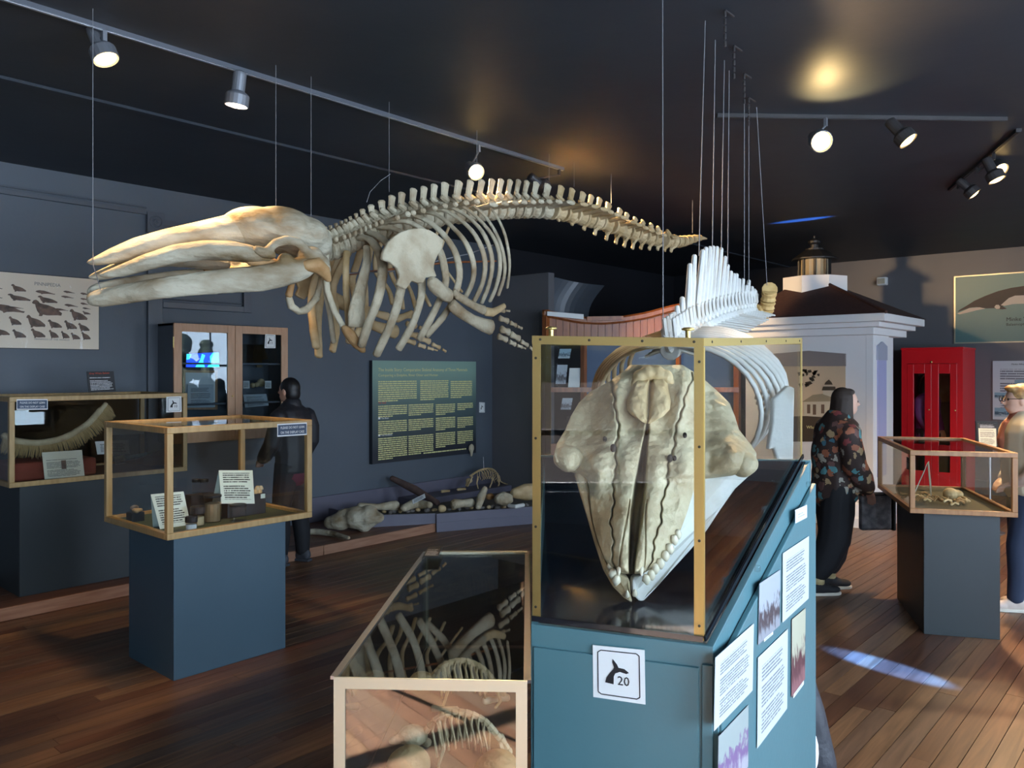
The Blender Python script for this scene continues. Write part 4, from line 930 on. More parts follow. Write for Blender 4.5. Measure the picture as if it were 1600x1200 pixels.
for au, av in ((1133, 12), (1147, 68), (1163, 112), (1170, 150)):
    top = P(au, av, F*(HC-CH)/(HZ-av)); mb = MB()
    for i in range(5): mb.tube([top-ZU*(.018+i*.035), top-ZU*(.04+i*.035)], [.006, .006], 6)
    mb.bar(top-ZU*.012, top-ZU*.012+Vector((.09, .0, 0)), .008, .008); mb.build('chain', 'lamp_dark', ok)
# ================================================================ display cases at the left
EX, EY = (1, 0), (0, 1)
# front: world x = room A, y = -B
pedestal('pedestal', (2.12, 4.40), EX, EY, .72, .58, 0, .81, 'pedestal_blue', 'slate blue pedestal under the oak case of specimen jars')
cA, QA = wood_case('oak_display_case', (2.05, 4.33), EX, EY, .94, .84, .81, 1.433, 'oak', 'oak-framed glass case of specimen jars and folded cards on slate blue pedestal')
lean_sign([Py(u, v, 4.328) for u, v in ((433.5, 682.5), (479.5, 679.5), (479.5, 660), (433.5, 662.5))], cA)
pedestal('pedestal', (2.01, 6.56), EX, EY, 1.1, .64, .09, .903, 'pedestal_dark', 'dark slate pedestal on the wooden step under the baleen case')
cB, QB = wood_case('oak_display_case', (1.92, 6.48), EX, EY, 1.32, .84, .903, 1.556, 'oak', 'long oak-framed glass case holding a curved baleen plate', felt='black')
mb = MB(); mb.box(QB(.93, .018, 1.23), (.03, .03, .58)); 
lean_sign([Py(u, v, 6.477) for u, v in ((26, 640.5), (74.5, 640), (74.5, 623.5), (26, 624))], cB)
tail_sign([Py(u, v, 6.476) for u, v in ((260, 644.5), (284, 643.5), (283.5, 619), (260, 620))], 10, cB)
# sign standing on the baleen case
sg = tag(MB().panel(*[Py(u, v, 6.62) for u, v in ((139, 613.5), (181, 611), (177.5, 580), (135.5, 580.5))], .006).build('table_sign', 'print_black'), 'black text sign standing on top of the baleen case', 'sign')
mb = MB(); c = [Py(u, v, 6.615) for u, v in ((139, 613), (181, 611), (177.5, 580), (135.5, 580.5))]
mb.text('Gray Whale Baleen', quad(c, .08, .86), c[1]-c[0], c[3]-c[0], .014, .15); mb.build('lettering', mat('red_ink', (.6, .08, .04), .6), sg)
# baleen
bl = thing('baleen_plate', Py(90, 720, 6.8), 'curved tan baleen plate fringed with bristles lying on red cloth', 'baleen')
top = smoothp([Py(u, v, 6.8) for u, v in ((5, 680), (14, 685), (27, 689.5), (62, 692), (100, 684), (135, 664), (155, 643), (166, 631))], 40)
mb = MB(); mb.tube(top, [(.026, .02) if i < 36 else (.02, .014) for i in range(41)], 8, side=ZU); mb.build('gum_ridge', 'bone_ivory', bl, smooth=True)
mat('bristle', (.42, .30, .14), .8)
mb = MB(); rr_ = random.Random(5)
for i in range(0, 400):
    t_ = i/400*40; k = min(int(t_), 39); a = lerp(top[k], top[k+1], t_-k); d_ = (top[k+1]-top[k]).normalized(); nn = Vector((d_.z, 0, -d_.x)); nn = nn if nn.z < 0 else -nn
    ln = (.085+.03*rr_.random())*min(1, (400-i)/30+.35); e = a+nn*ln*1.0+ZU*(-.01)+Vector((rr_.uniform(-.006, .006), rr_.uniform(-.03, .0), 0))
    e.x = max(e.x, 1.957)
    mb.tube([a, lerp(a, e, .5)+Vector((0, -.012, 0)), e], [.0035, .003, .0016], 4, cap=False)
mb.build('bristles', 'bristle', bl, kind='stuff')
o = tag(MB().bb(QB(.05, .16, .922), QB(.66, .56, 1.06)).build('cloth_block', 'red_cloth', bevel=.02), 'rust red cloth-covered block under the baleen', 'stand')
o = tag(MB().panel(*[Py(u, v, 6.56) for u, v in ((70, 750), (132.5, 745.5), (128, 703), (65.5, 707))], .003).build('text_card', 'print_cream'), 'cream information card leaning on the red cloth block in the baleen case', 'card')
MB().panel(*[Py(u, v, 6.557) for u, v in ((96.5, 733), (104, 732.5), (103, 719), (95.5, 719.5))], .001).build('picture', 'ink_brown', o)
tag(MB().panel(*[Py(u, v, 6.9) for u, v in ((152, 710), (203, 709), (201, 687.5), (148.5, 690))], .003).build('text_card', 'print_small'), 'white card with a blue picture standing at the back of the baleen case', 'card')
tag(MB().panel(*[Py(u, v, 7.0) for u, v in ((176, 680), (225, 678), (225, 667), (176, 669))], .003).build('text_card', 'paper_green'), 'pale green strip card propped high in the baleen case', 'card')
tag(MB().panel(*[Py(u, v, 6.75) for u, v in ((181, 727), (197, 723.5), (193, 710.5), (178, 713.5))], .003).build('text_card', 'print_cream'), 'small tan card beside the dark bone shard in the baleen case', 'card')
tag(MB().panel(*[Py(u, v, 6.72) for u, v in ((200, 722), (232, 715), (230, 706.5), (196, 713))], .003).build('text_card', 'photo_whale'), 'small blue-pictured card beside the dark bone shard', 'card')
f = [Vector((min(q.x, 3.185), q.y, q.z+.036)) for q in [Py(u, v, 6.7) for u, v in ((185, 729), (215, 724), (240, 714), (262, 705), (282, 700), (287, 733), (260, 733), (235, 735), (205, 731))]]
tag(MB().prism(f, (0, .02, 0)).build('baleen_shard', 'rough_tan', bevel=.006), 'dark brown triangular baleen shard lying in the oak case', 'baleen')
# front case contents
def tent(us, m_, y0, label, floor=None, depth=None):
    c = [Py(u, v, y0) for u, v in us]; h = (c[3]-c[0]).length; dp = Vector((0, depth or h*.45, 0))
    if floor:
        mz = (c[0].z+c[1].z)/2; c[0].z = c[1].z = mz; sh = Vector((max(0, 2.093-min(q.x for q in c)), 0, floor-mz)); c = [q+sh for q in c]
    root = thing('folded_card', (c[0]+c[1])/2+dp/2, label, 'card'); up = dp*.5
    c2 = [c[0], c[1], c[2]+up, c[3]+up]; MB().panel(*c2, .001).build('front_leaf', m_, root)
    c3 = [c[1]+dp, c[0]+dp, c[3]+up, c[2]+up]; MB().panel(*[q+Vector((0, .0012, 0)) for q in c3], .001).build('back_leaf', 'paper_green', root)
tent([(240, 831.5), (288.5, 826), (283, 774), (231, 779)], 'print_card', 4.58, 'pale green folded text card standing on the felt of the jar case', .8295)
zf = .829
def fpt(u, v, z): # point at height z seen at u, v
    return Fl(u, v, z)
def jar(u, v0, v1, wpx, label, lid=1.0, fill=None, z=zf):
    b = fpt(u, v0, z); Y = SN*b.x+CS*b.y; k = Y/F; h = (v0-v1)*k*.97; r = wpx/2*k
    root = thing('specimen_jar', b, label, 'jar'); hl = h*.24*lid
    MB().lathe(b, [(r*.92, .001), (r, .004), (r, h-hl-.006), (r*.85, h-hl)], 18).build('glass_body', 'acrylic', root, smooth=False)
    if fill: MB().lathe(b, [(r*.88, .003), (r*.93, .006), (r*.93, (h-hl)*.75), (r*.5, (h-hl)*.8)], 14).build('contents', fill, root)
    MB().lathe(b+ZU*(h-hl+.001), [(r*1.08, 0), (r*1.1, .003), (r*1.1, hl*.85), (r*1.0, hl)], 18).build('lid', 'jar_lid', root)
    return root
def block(u, v0, wpx, hh, d, label, z=zf):
    b = fpt(u, v0, z); Y = SN*b.x+CS*b.y; w_ = wpx*Y/F
    tag(MB().bb((b.x-w_/2, b.y, z), (b.x+w_/2, b.y+d, z+hh)).build('display_block', 'black', bevel=.003), label, 'block'); return b, w_
b, w_ = block(386, 806, 66, .13, .077, 'wide black display block under the raised folded card')
tent([(346, 787), (398, 787), (402, 736), (349, 736)], 'print_card', b.y-.017, 'pale green folded text card raised on a black block among jars', None, .111)
b2, w2 = block(318, 806, 40, .135, .08, 'black display block carrying the double glass jar')
b3, w3 = block(216, 815, 20, .055, .08, 'small black block beside the folded card in the jar case')
for i, u in enumerate((306.5, 319)): jar(u, 770, 748, 12, ('squat' if i else 'small')+' empty clear jar with black lid on top of the tall black block', .9, None, zf+.136)
jar(332, 815, 772, 25, 'square plastic jar of tan baleen hair with pale lid', .35, 'rough_tan')
jar(309, 821, 790, 20, 'black-lidded jar of yellow flakes in the oak case', 1.6, 'bone_tan')
jar(299, 829, 806, 17, 'short jar of white shells with wide black lid', 1.7, 'paper')
jar(372, 814, 787, 24, 'clear plastic cup of small shells under the raised card', .5, None)
mb = MB(); p0 = Vector((b.x+w_/2-.035, b.y+.022, zf+.131))
rb = random.Random(2)
sh = thing('shell_cluster', p0, 'cluster of small brown barnacle shells on the black block', 'shells')
for i in range(9): MB().lathe(p0+Vector((rb.uniform(-.03, .025), rb.uniform(0, .035), 0 if i < 6 else .018)), [(.018, 0), (.016, .012), (.009, .024), (.006, .016)], 9).build('barnacle', 'bone_tan' if i % 2 else 'bone', sh)
tag(MB().panel(*[Vector((b.x+w_/2-dx_, b.y-.002, zf+.13-dz_)) for dx_, dz_ in ((.038, .032), (.006, .032), (.006, .004), (.038, .004))], .001).build('price_tag', 'paper_green'), 'tiny pale green tag by the barnacle shells', 'tag')
f = [fpt(u, v, zf+.056)+Vector((0, .02, 0)) for u, v in ((211, 801), (216, 802), (223, 800))]
tag(MB().tube([q+ZU*.012 for q in f], [.012, .016, .010], 8).build('bone_fragment', 'bone_tan', smooth=True), 'tan bone fragment on the small black block', 'bone')
tag(MB().ell(fpt(217, 801, zf+.056)+ZU*.020+Vector((0, .062, 0)), (.028, .018, .02)).build('dark_pebble', 'stone', smooth=True), 'dark rounded pebble behind the bone fragment', 'stone')
# ================================================================ wall cabinet
x0, x1, yf, zc0, zc1 = 3.40, 4.58, 7.05, 1.08, 2.175
wc = thing('wall_cabinet', ((x0+x1)/2, 7.22, zc0), 'oak wall cabinet with two glass doors and lit shelves', 'cabinet')
mb = MB(); t_ = .02
mb.bb((x0-.0, yf+.02, zc0), (x0+t_, YW-.001, zc1)); mb.bb((x1-t_, yf+.02, zc0), (x1, YW-.001, zc1)); mb.bb((x0, yf+.02, zc0), (x1, YW-.001, zc0+t_)); mb.bb((x0, yf+.02, zc1-t_), (x1, YW-.001, zc1)); mb.bb((x0, YW-.02, zc0), (x1, YW-.001, zc1)); mb.build('carcass', 'wall_paint', wc)
xm = (x0+x1)/2+.01
for i, (a, b) in enumerate(((x0, xm-.002), (xm+.002, x1))):
    d_ = MB(); fw_ = .075
    d_.bb((a, yf, zc0), (a+fw_, yf+.022, zc1)); d_.bb((b-fw_, yf, zc0), (b, yf+.022, zc1)); d_.bb((a+fw_, yf, zc0), (b-fw_, yf+.022, zc0+fw_*1.5)); d_.bb((a+fw_, yf, zc1-fw_), (b-fw_, yf+.022, zc1))
    door = d_.build('door', 'oak_pink', wc, bevel=.003)
    MB().bb((a+fw_, yf+.009, zc0+fw_*1.5), (b-fw_, yf+.013, zc1-fw_)).build('pane', 'glass_dark', door)
    if i == 0:
        MB().lathe((b-.03, yf, 1.50), [(.005, 0), (.008, .008), (.007, .014), (.001, .016)], 10, (0, -1, 0)).build('knob', 'brass', door)
        MB().lathe((a-.004, yf+.002, 2.0), [(.006, -.05), (.006, .05)], 8).build('hinge', 'brass', door)
for z in (1.42, 1.80): MB().bb((x0+t_, yf+.04, z), (x1-t_, YW-.02, z+.018)).build('shelf', 'trim_paint', wc)
tail_sign([Py(u, v, yf-.004) for u, v in ((413.5, 544), (430.5, 544), (430.5, 523), (414.5, 522))], 11, wc)
# a monitor glowing inside and framed sheets
yi = 7.2
mo = thing('monitor', Py(318, 575, yi), 'small screen glowing blue and cyan on the cabinet shelf', 'screen')
c = [Py(u, v, yi) for u, v in ((289, 574.5), (344, 575), (343, 549), (290, 552))]
MB().panel(*c, .03).build('bezel', 'black', mo); e = [q-Vector((0, .002, 0)) for q in c]
MB().panel(quad(e, .03, .05), quad(e, .97, .05), quad(e, .97, .95), quad(e, .03, .95), .001).build('picture', 'screen_blue', mo)
mb = MB()
for poly in ([(.28, .05), (.42, .5), (.47, .9), (.56, .8), (.5, .45), (.55, .05)], [(.62, .05), (.72, .35), (.70, .7), (.8, .95), (.97, .9), (.97, .05)], [(.03, .95), (.16, .9), (.12, .6), (.03, .55)]): mb.prism([quad(e, *q)-Vector((0, .001, 0)) for q in poly], (0, -.0005, 0))
mb.build('picture_shapes', 'screen_cyan', mo)
fr = thing('framed_sheet', Py(310, 655, yi+.03), 'framed white sheet inside the oak wall cabinet', 'frame')
MB().panel(*[Py(u, v, yi+.03) for u, v in ((287, 640), (340, 640), (340, 579), (287, 578))], .02).build('frame', 'oak_pink', fr)
MB().panel(*[Py(u, v, yi+.028) for u, v in ((290, 636), (336, 636), (336, 583), (290, 582))], .001).build('sheet', 'paper', fr)
tag(MB().panel(*[Py(u, v, yi-.05) for u, v in ((293, 637), (334, 636.5), (334, 600.5), (293, 601))], .003).build('text_sheet', 'print_white'), 'printed white sheet leaning before the framed sheet in the cabinet', 'sheet')
for i, (u, v, r) in enumerate(((371, 600, 5.5), (395, 602, 4), (401, 601, 4), (408, 598, 6.5))):
    o = MB().ell(Py(u, v, 7.22), (r*.0065, .03, r*.0065)); tag(o.build('round_stone', 'bone_tan', smooth=True), 'round tan fossil on the upper cabinet shelf'+(', largest of the row' if i == 3 else ', alone at the left end' if i == 0 else ', one of the small middle pair'), 'fossil', 'fossils in the cabinet')
for u0, u1, lab in ((367, 383, 'clear acrylic box around the lone fossil in the cabinet'), (393, 421, 'wide clear acrylic box over the fossil row in the cabinet')):
    a = Py(u0, 606.5, 7.14); b = Py(u1, 606.5, 7.28); tag(MB().bb((a.x, 7.14, 1.439 if False else 1.82), (b.x, 7.28, 2.0)).build('acrylic_box', 'acrylic'), lab, 'box')
for i, (u0, u1) in enumerate(((380, 390), (414, 424), (274, 281))):
    tag(MB().panel(*[Py(u, v, 7.12) for u, v in ((u0, 607), (u1, 607), (u1, 595), (u0, 595))], .002).build('shelf_label', 'print_small'), 'tiny white label on the cabinet shelf '+('by the lone fossil' if i == 0 else 'by the largest fossil' if i == 1 else 'beside the framed sheet'), 'label')
tag(MB().panel(*[Py(u, v, 7.15) for u, v in ((383, 637), (420, 633.5), (416, 615.5), (380, 616.5))], .004).build('booklet', 'print_white'), 'grey white open booklet propped on the lower cabinet shelf', 'booklet')
f = [Py(u, v, 7.3) for u, v in ((398, 540), (411, 538), (419, 561), (409, 562), (410, 574), (402, 574), (396, 560))]
tag(MB().prism(f, (0, .015, 0)).build('map_cutout', 'rough_tan'), 'dull map-like cutout at the back of the cabinet top shelf', 'cutout')
# ================================================================ wall posters, left wall
po = thing('seal_poster', (2.47, YW, 1.92), 'tan poster of seals under shiny plastic titled PINNIPEDIA', 'poster')
c = [Vector((2.03, YW-.012, 1.93)), Vector((2.885, YW-.012, 1.93)), Vector((2.885, YW-.012, 2.545)), Vector((2.03, YW-.012, 2.545))]
MB().panel(*[quad(c, -.006, -.01), quad(c, 1.006, -.01), quad(c, 1.006, 1.01), quad(c, -.006, 1.01)], .011).build('backing', 'black', po)
e = [q-Vector((0, .0015, 0)) for q in c]; MB().panel(*e, .001).build('sheet', 'poster_tan', po); e = [q-Vector((0, .0022, 0)) for q in c]
mb = MB(); mb.text('PINNIPEDIA', quad(e, .40, .855), (1, 0, 0), ZU, .028, .2); mb.text('PINNIPEDS OF THE WORLD', quad(e, .40, .115), (1, 0, 0), ZU, .012, .27); mb.build('lettering', mat('ink_grey', (.25, .23, .2), .7), po)
SEAL = [(0, .80), (.05, .95), (.13, 1), (.2, .93), (.26, .80), (.38, .75), (.55, .69), (.74, .57), (.88, .4), (1, .24), (.97, .08), (.85, .1), (.7, .08), (.5, .06), (.36, .1), (.33, 0), (.22, 0), (.24, .14), (.17, .3), (.12, .55), (.1, .72), (.03, .74)]
LOW = [(0, .5), (.06, .66), (.2, .78), (.45, .72), (.7, .5), (.88, .34), (1, .3), (.95, .18), (.82, .22), (.6, .24), (.4, .2), (.3, .1), (.26, .24), (.1, .36)]
for (x, y_, sx_, sy_, sh_) in ((.06, .44, .26, .17, LOW), (.38, .44, .27, .22, SEAL), (.33, .28, .17, .17, SEAL), (.72, .40, .17, .16, SEAL), (.20, .75, .13, .10, SEAL), (.41, .73, .18, .08, LOW), (.43, .62, .18, .10, SEAL), (.66, .77, .11, .05, LOW), (.64, .70, .12, .05, LOW), (.82, .76, .09, .05, LOW), (.82, .69, .09, .04, LOW), (.82, .62, .08, .05, LOW), (.84, .56, .08, .04, LOW), (.84, .49, .08, .05, SEAL), (.67, .58, .13, .06, LOW), (.58, .52, .13, .05, LOW), (.17, .63, .2, .09, SEAL), (.17, .52, .14, .04, LOW), (.52, .28, .13, .12, SEAL), (.67, .27, .12, .13, SEAL), (.80, .25, .11, .12, SEAL), (.37, .14, .13, .13, SEAL), (.53, .14, .09, .12, SEAL), (.64, .14, .08, .11, SEAL), (.73, .13, .09, .10, SEAL), (.83, .13, .09, .12, SEAL), (.21, .13, .12, .12, SEAL), (.08, .16, .11, .1, SEAL), (.18, .30, .11, .12, SEAL), (.01, .32, .1, .08, LOW), (.01, .76, .12, .07, LOW), (.01, .64, .12, .06, LOW)):
    mb = MB(); mb.prism([quad(e, x+px_*sx_, y_+py_*sy_) for px_, py_ in sh_], (0, -.0006, 0)); mb.build('seal_picture', 'ink_brown', po)
# loose plastic cover
m, t, p = nt('plastic_film'); t.nodes.clear(); oo = t.nodes.new('ShaderNodeOutputMaterial'); tr = t.nodes.new('ShaderNodeBsdfTransparent'); gl = t.nodes.new('ShaderNodeBsdfGlossy'); gl.inputs['Roughness'].default_value = .03
mx = t.nodes.new('ShaderNodeMixShader'); frn = fres(t, 1.28); lk(t, frn.outputs[0], mx.inputs[0]); lk(t, tr.outputs[0], mx.inputs[1]); lk(t, gl.outputs[0], mx.inputs[2]); lk(t, mx.outputs[0], oo.inputs[0])
gm = MB(); NX, NY = 40, 26; vs = []
for j in range(NY+1):
    for i in range(NX+1):
        q = quad(e, i/NX, j/NY); wv = noise.noise(Vector((i*.13, j*.09, 3)))*.5+noise.noise(Vector((i*.3, j*.1, 7)))*.25; vs.append(q-Vector((0, .012+.016*wv, 0)))
gm.add(vs, [(j*(NX+1)+i, j*(NX+1)+i+1, (j+1)*(NX+1)+i+1, (j+1)*(NX+1)+i) for j in range(NY) for i in range(NX)]); gm.build('plastic_cover', 'plastic_film', po, smooth=True, fixn=False)
# information panel
pz0, pz1, px0, px1 = .655, 1.86, 5.89, 7.62
ip = thing('story_sign', ((px0+px1)/2, YW-.05, pz0), 'large teal to black information panel titled The Inside Story on the wall', 'panel')
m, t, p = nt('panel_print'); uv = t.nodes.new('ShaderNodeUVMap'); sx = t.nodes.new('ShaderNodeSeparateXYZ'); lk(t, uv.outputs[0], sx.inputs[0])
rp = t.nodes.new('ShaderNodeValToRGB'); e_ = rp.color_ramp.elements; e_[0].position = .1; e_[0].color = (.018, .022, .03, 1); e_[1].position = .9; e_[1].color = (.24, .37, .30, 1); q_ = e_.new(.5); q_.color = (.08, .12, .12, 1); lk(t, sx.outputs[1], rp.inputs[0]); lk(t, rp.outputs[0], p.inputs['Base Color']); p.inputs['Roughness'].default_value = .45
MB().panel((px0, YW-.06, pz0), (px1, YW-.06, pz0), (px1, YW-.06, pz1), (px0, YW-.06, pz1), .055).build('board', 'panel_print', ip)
c = [Vector((px0, YW-.061, pz0)), Vector((px1, YW-.061, pz0)), Vector((px1, YW-.061, pz1)), Vector((px0, YW-.061, pz1))]
mb = MB(); mb.text('The Inside Story: Comparative Skeletal Anatomy of Three Mammals', quad(c, .05, .895), (1, 0, 0), ZU, .04, 1.48)
mb.text('Comparing a Dolphin, River Otter and Human', quad(c, .05, .845), (1, 0, 0), ZU, .03, .95); mb.build('lettering', 'yellow_ink', ip)
rt = random.Random(4)
def para(x, y1, w_, nl, lh=.021):
    mb = MB()
    for i in range(nl):
        cur = 0; end = w_*(1 if i < nl-1 or nl == 1 else .5)
        while cur < end-.005:
            L_ = min(rt.uniform(.012, .05), end-cur); a = quad(c, x+cur, y1-i*lh); b = quad(c, x+cur+L_-.004, y1-i*lh-lh*.55)
            mb.bb((a.x, YW-.0622, b.z), (b.x, YW-.061, a.z)); cur += L_
    mb.build('paragraph', 'yellow_ink', ip, kind='stuff')
para(.05, .80, .35, 10); para(.43, .80, .28, 10); para(.73, .79, .23, 9)
for x, w_, y_, nl in ((.05, .26, .56, 6), (.32, .24, .56, 6), (.58, .20, .55, 6), (.80, .17, .55, 4), (.05, .26, .41, 7), (.32, .24, .41, 6), (.58, .20, .41, 7), (.80, .17, .40, 6), (.05, .26, .245, 11), (.32, .24, .245, 10), (.58, .20, .25, 8), (.80, .17, .25, 7)): para(x, y_, w_, nl, .020)
mb = MB()
for x, y_ in ((.05, .43), (.05, .265)): mb.bb(quad(c, x, y_)-Vector((0, .001, 0)), quad(c, x+.018, y_+.02)); mb.text('The Brain' if y_ > .4 else 'The Forelimbs', quad(c, x+.026, y_), (1, 0, 0), ZU, .02)
mb.build('heading', 'white_ink', ip)
mb = MB(); mb.text('The Skull', quad(c, .05, .58), (1, 0, 0), ZU, .022); mb.build('heading', 'red_ink', ip)
para(.46, .062, .44, 1, .022)
sk2 = MB(); q = Py(736.5, 700, YW-.09); sk2.ell(q, (.045, .03, .055)); sk2.tube([q-ZU*.03, q-ZU*.1], [.028, .014], 8)
tag(sk2.build('small_skull', 'bone', remesh=.008, sm=2), 'small pale skull fixed to the lower corner of the information panel', 'skull')
st = thing('number_plate', Py(754, 642, YW), 'small white number card on the wall beside the information panel', 'sign')
tail_sign([Py(u, v, YW-.004) for u, v in ((749, 644.5), (757.5, 644.5), (757.5, 629), (749, 628.5))], '', st, 'plate')
# ================================================================ bone trough
tg = thing('bone_trough', Fl(690, 832), 'purple-blue painted trough filled with loose bones below the information panel', 'trough')
A0, A1, A2 = Fl(682, 832), Fl(835, 818.5), Vector((8.6, 6.1, 0))
d1 = (A1-A0).normalized(); nrm = Vector((-d1.y, d1.x, 0))
mb = MB(); mb.hexa([A0, A1+d1*.6, A1+d1*.6+nrm*.03, A0+nrm*.03]+[q+ZU*.2 for q in (A0, A1+d1*.6, A1+d1*.6+nrm*.03, A0+nrm*.03)]); mb.build('front_board', 'purple_paint', tg, bevel=.004)
mb = MB(); mb.hexa([q+ZU*.095-nrm*.006 for q in (A0, A1+d1*.6)]+[q+ZU*.095+nrm*.01 for q in (A1+d1*.6, A0)]+[q+ZU*.105-nrm*.006 for q in (A0, A1+d1*.6)]+[q+ZU*.105+nrm*.01 for q in (A1+d1*.6, A0)]); mb.build('moulding', 'purple_paint', tg)
Bq = Vector((4.95, 6.78, 0)); 
mb = MB(); mb.hexa([Vector((5.30, 6.71, .09)), A0+nrm*.03+ZU*.09, A0+nrm*.06+ZU*.09, Vector((5.30, 6.74, .09)), Vector((5.30, 6.71, .22)), A0+nrm*.03+ZU*.2, A0+nrm*.06+ZU*.2, Vector((5.30, 6.74, .22))]); mb.build('front_board', 'purple_paint', tg)
MB().bb((5.30, 6.74, .09), (5.325, 7.36, .22)).build('end_board', 'purple_paint', tg)
mb = MB(); mb.prism([(5.326, 6.76, .12), (A0.x+nrm.x*.04, A0.y+nrm.y*.04, .12), ((A1+d1*.6).x+nrm.x*.04, (A1+d1*.6).y+nrm.y*.04, .12), (7.98, 7.36, .12), (5.326, 7.36, .12)], ZU*.03); mb.build('bed', 'stone', tg)
tp_ = MB(); tp_.bb((6.3, 7.0, .151), (7.95, 7.36, .225)); tag(tp_.build('rear_ledge', 'purple_paint', bevel=.005), 'purple ledge at the wall behind the bone trough', 'ledge')
# ---------------------------------------------------------------- loose bones
def bone(nm, pts, rs, m_, label, cat='bone', z=.2, lift=0, remesh=.012, grp=None):
    ps = [Fl(u, v, z)+ZU*(lift if not isinstance(lift, (list, tuple)) else lift[i]) for i, (u, v) in enumerate(pts)]
    mb = MB(); mb.tube(ps, rs, 10)
    return tag(mb.build(nm, m_, remesh=remesh, sm=2), label, cat, grp)
c0_ = Fl(556, 831, .09); mb = MB()
for du, dz, rx, ry, rz in ((-.17, .10, .13, .10, .09), (0, .14, .14, .13, .12), (.12, .15, .12, .12, .12), (-.05, .19, .16, .06, .05), (.20, .14, .09, .10, .06), (-.26, .09, .08, .07, .07), (.08, .06, .08, .1, .07)): mb.ell(c0_+Wd(du, .03, dz), (rx, ry, rz), Wd(1, 0), Wd(0, 1), ZU)
mb.tube([c0_+Wd(.02, .0, .16), c0_+Wd(.09, -.02, .07), c0_+Wd(.06, .0, .02)], [.04, .05, .02], 8)
tag(mb.build('whale_skull_bone', 'bone_grey', remesh=.014, sm=3), 'large grey weathered whale skull bone on the wooden step', 'bone')
bone('rib_bone', [(470, 836), (493, 836), (518, 839), (545, 846)], [(.03, .03), (.035, .03), (.03, .025), (.02, .02)], 'bone_grey', 'long pale rib bone lying on the wooden step beside the skull bone', z=.09, lift=.035)
bone('long_bone', [(562, 800), (590, 799), (619, 797)], [.055, .035, .06], 'bone', 'cream limb bone with knobbed end at the left of the trough', z=.2, lift=.05)
bone('jaw_bone', [(630, 800), (648, 792), (672, 795)], [.04, .06, .04], 'bone', 'broken cream jaw bone under the white label in the trough', z=.2, lift=.04)
bone('driftwood', [(612, 787), (648, 789), (684, 793)], [.035, .05, .035], mat('driftwood', (.11, .065, .05), .85, col2=(.06, .035, .03), scale=10), 'dark brown driftwood-like bone rising from the trough', z=.18, lift=[.30, .18, .05])
c = [Fl(646, 790, .3), Fl(662, 780, .3), Fl(664, 773, .36), Fl(648, 783, .36)]
q0 = Fl(655, 796, .2); r_ = Wd(1, 0); c = [q0+Wd(-.07, 0, .06), q0+Wd(.07, 0, .13), q0+Wd(.055, .04, .17), q0+Wd(-.085, .04, .10)]
tag(MB().panel(*c, .003).build('bone_label', 'print_small'), 'white printed label on a bone in the trough', 'label')
bone('vertebra_bone', [(709, 796), (723, 795), (737, 794)], [.06, .045, .055], 'bone', 'knobbly cream limb bone below the upright horn-shaped bone', lift=.06)
bone('horn_bone', [(747, 797), (752, 794), (758, 793)], [.035, .05, .033], 'bone', 'horn-shaped cream bone standing up in the trough', lift=[.03, .13, .22])
bone('round_bone', [(688, 799), (694, 799)], [.045, .038], 'bone_tan', 'small round tan bone beside the knobbly limb bone', lift=.03)
bone('skull_fragment', [(778, 793), (787, 792), (797, 792)], [.06, .09, .06], 'bone', 'lumpy cream skull fragment towards the right of the trough', lift=.09)
bone('brown_fragment', [(763, 790), (768, 789)], [.04, .04], 'bone_brown', 'brown bone fragment between the horn bone and skull fragment', lift=.10)
bone('large_fragment', [(803, 790), (820, 788), (835, 787)], [.06, .10, .10], 'bone_tan', 'big tan skull fragment at the right end of the trough', lift=.14)
bone('curved_rib', [(795, 797), (805, 799), (818, 796)], [.025, .025, .025], 'bone_white', 'short curved white rib in front of the big tan fragment', lift=.05)
rb = random.Random(9)
for i in range(26):
    u = 600+i*9+rb.uniform(-3, 3); v = interp([(600, 806), (690, 802), (835, 796)], u)[0]+rb.uniform(-2, 1); p_ = Fl(u, v, .15)
    mb = MB(); mb.ell(p_+ZU*.04, (rb.uniform(.02, .045), rb.uniform(.02, .04), rb.uniform(.018, .03)), n=8, m=6)
    tag(mb.build('pebble', 'stone' if i % 3 else 'bone_tan', smooth=True), ('dark grey pebble' if i % 3 else 'tan bone chip')+' on the bed of the purple trough', 'pebble', 'pebbles in the trough' if i % 3 else 'bone chips in the trough')
# small mammal skeleton on the ledge
ms = thing('otter_skeleton', Vector((7.2, 7.1, .225)), 'small arched tan animal skeleton walking on the rear ledge', 'skeleton')
def O(u, v, dy=0): return Py(u, v, 7.12+dy)
spn = smoothp([O(u, v) for u, v in ((735, 744), (742, 739), (752, 734), (764, 732), (774, 736), (779, 748), (785, 754), (798, 757), (810, 752))], 26)
for i in range(26): MB().tube([spn[i], lerp(spn[i], spn[i+1], .8)], [.016-.0004*i, .014-.0004*i], 6).build('vertebra', 'bone_tan', ms)
mb = MB(); q = O(733, 751); mb.ell(q, (.05, .04, .035)); mb.tube([q, q+Vector((-.05, 0, -.06))], [.03, .018], 8); mb.build('skull', 'bone_tan', ms, remesh=.007, sm=2)
for i in range(6, 15):
    for s_ in (-1, 1):
        a = spn[i]; MB().tube([a, a+Vector((0, s_*.05, -.03)), a+Vector((.01, s_*.06, -.09)), a+Vector((.0, s_*.03, -.13))], .005, 5).build('rib', 'bone_tan', ms)
for a, b, c_ in (((747, 745), (745, 755), (747, 763)), ((778, 749), (780, 756), (777, 762)), ((738, 745), (733, 755), (731, 760)), ((770, 747), (768, 755), (765, 762))):
    MB().tube([O(*a, -.04), O(*b, -.05)], [.011, .009], 6).build('leg_bone', 'bone_tan', ms); MB().tube([O(*b, -.05), O(*c_, -.05)], [.009, .008], 6).build('leg_bone', 'bone_tan', ms)
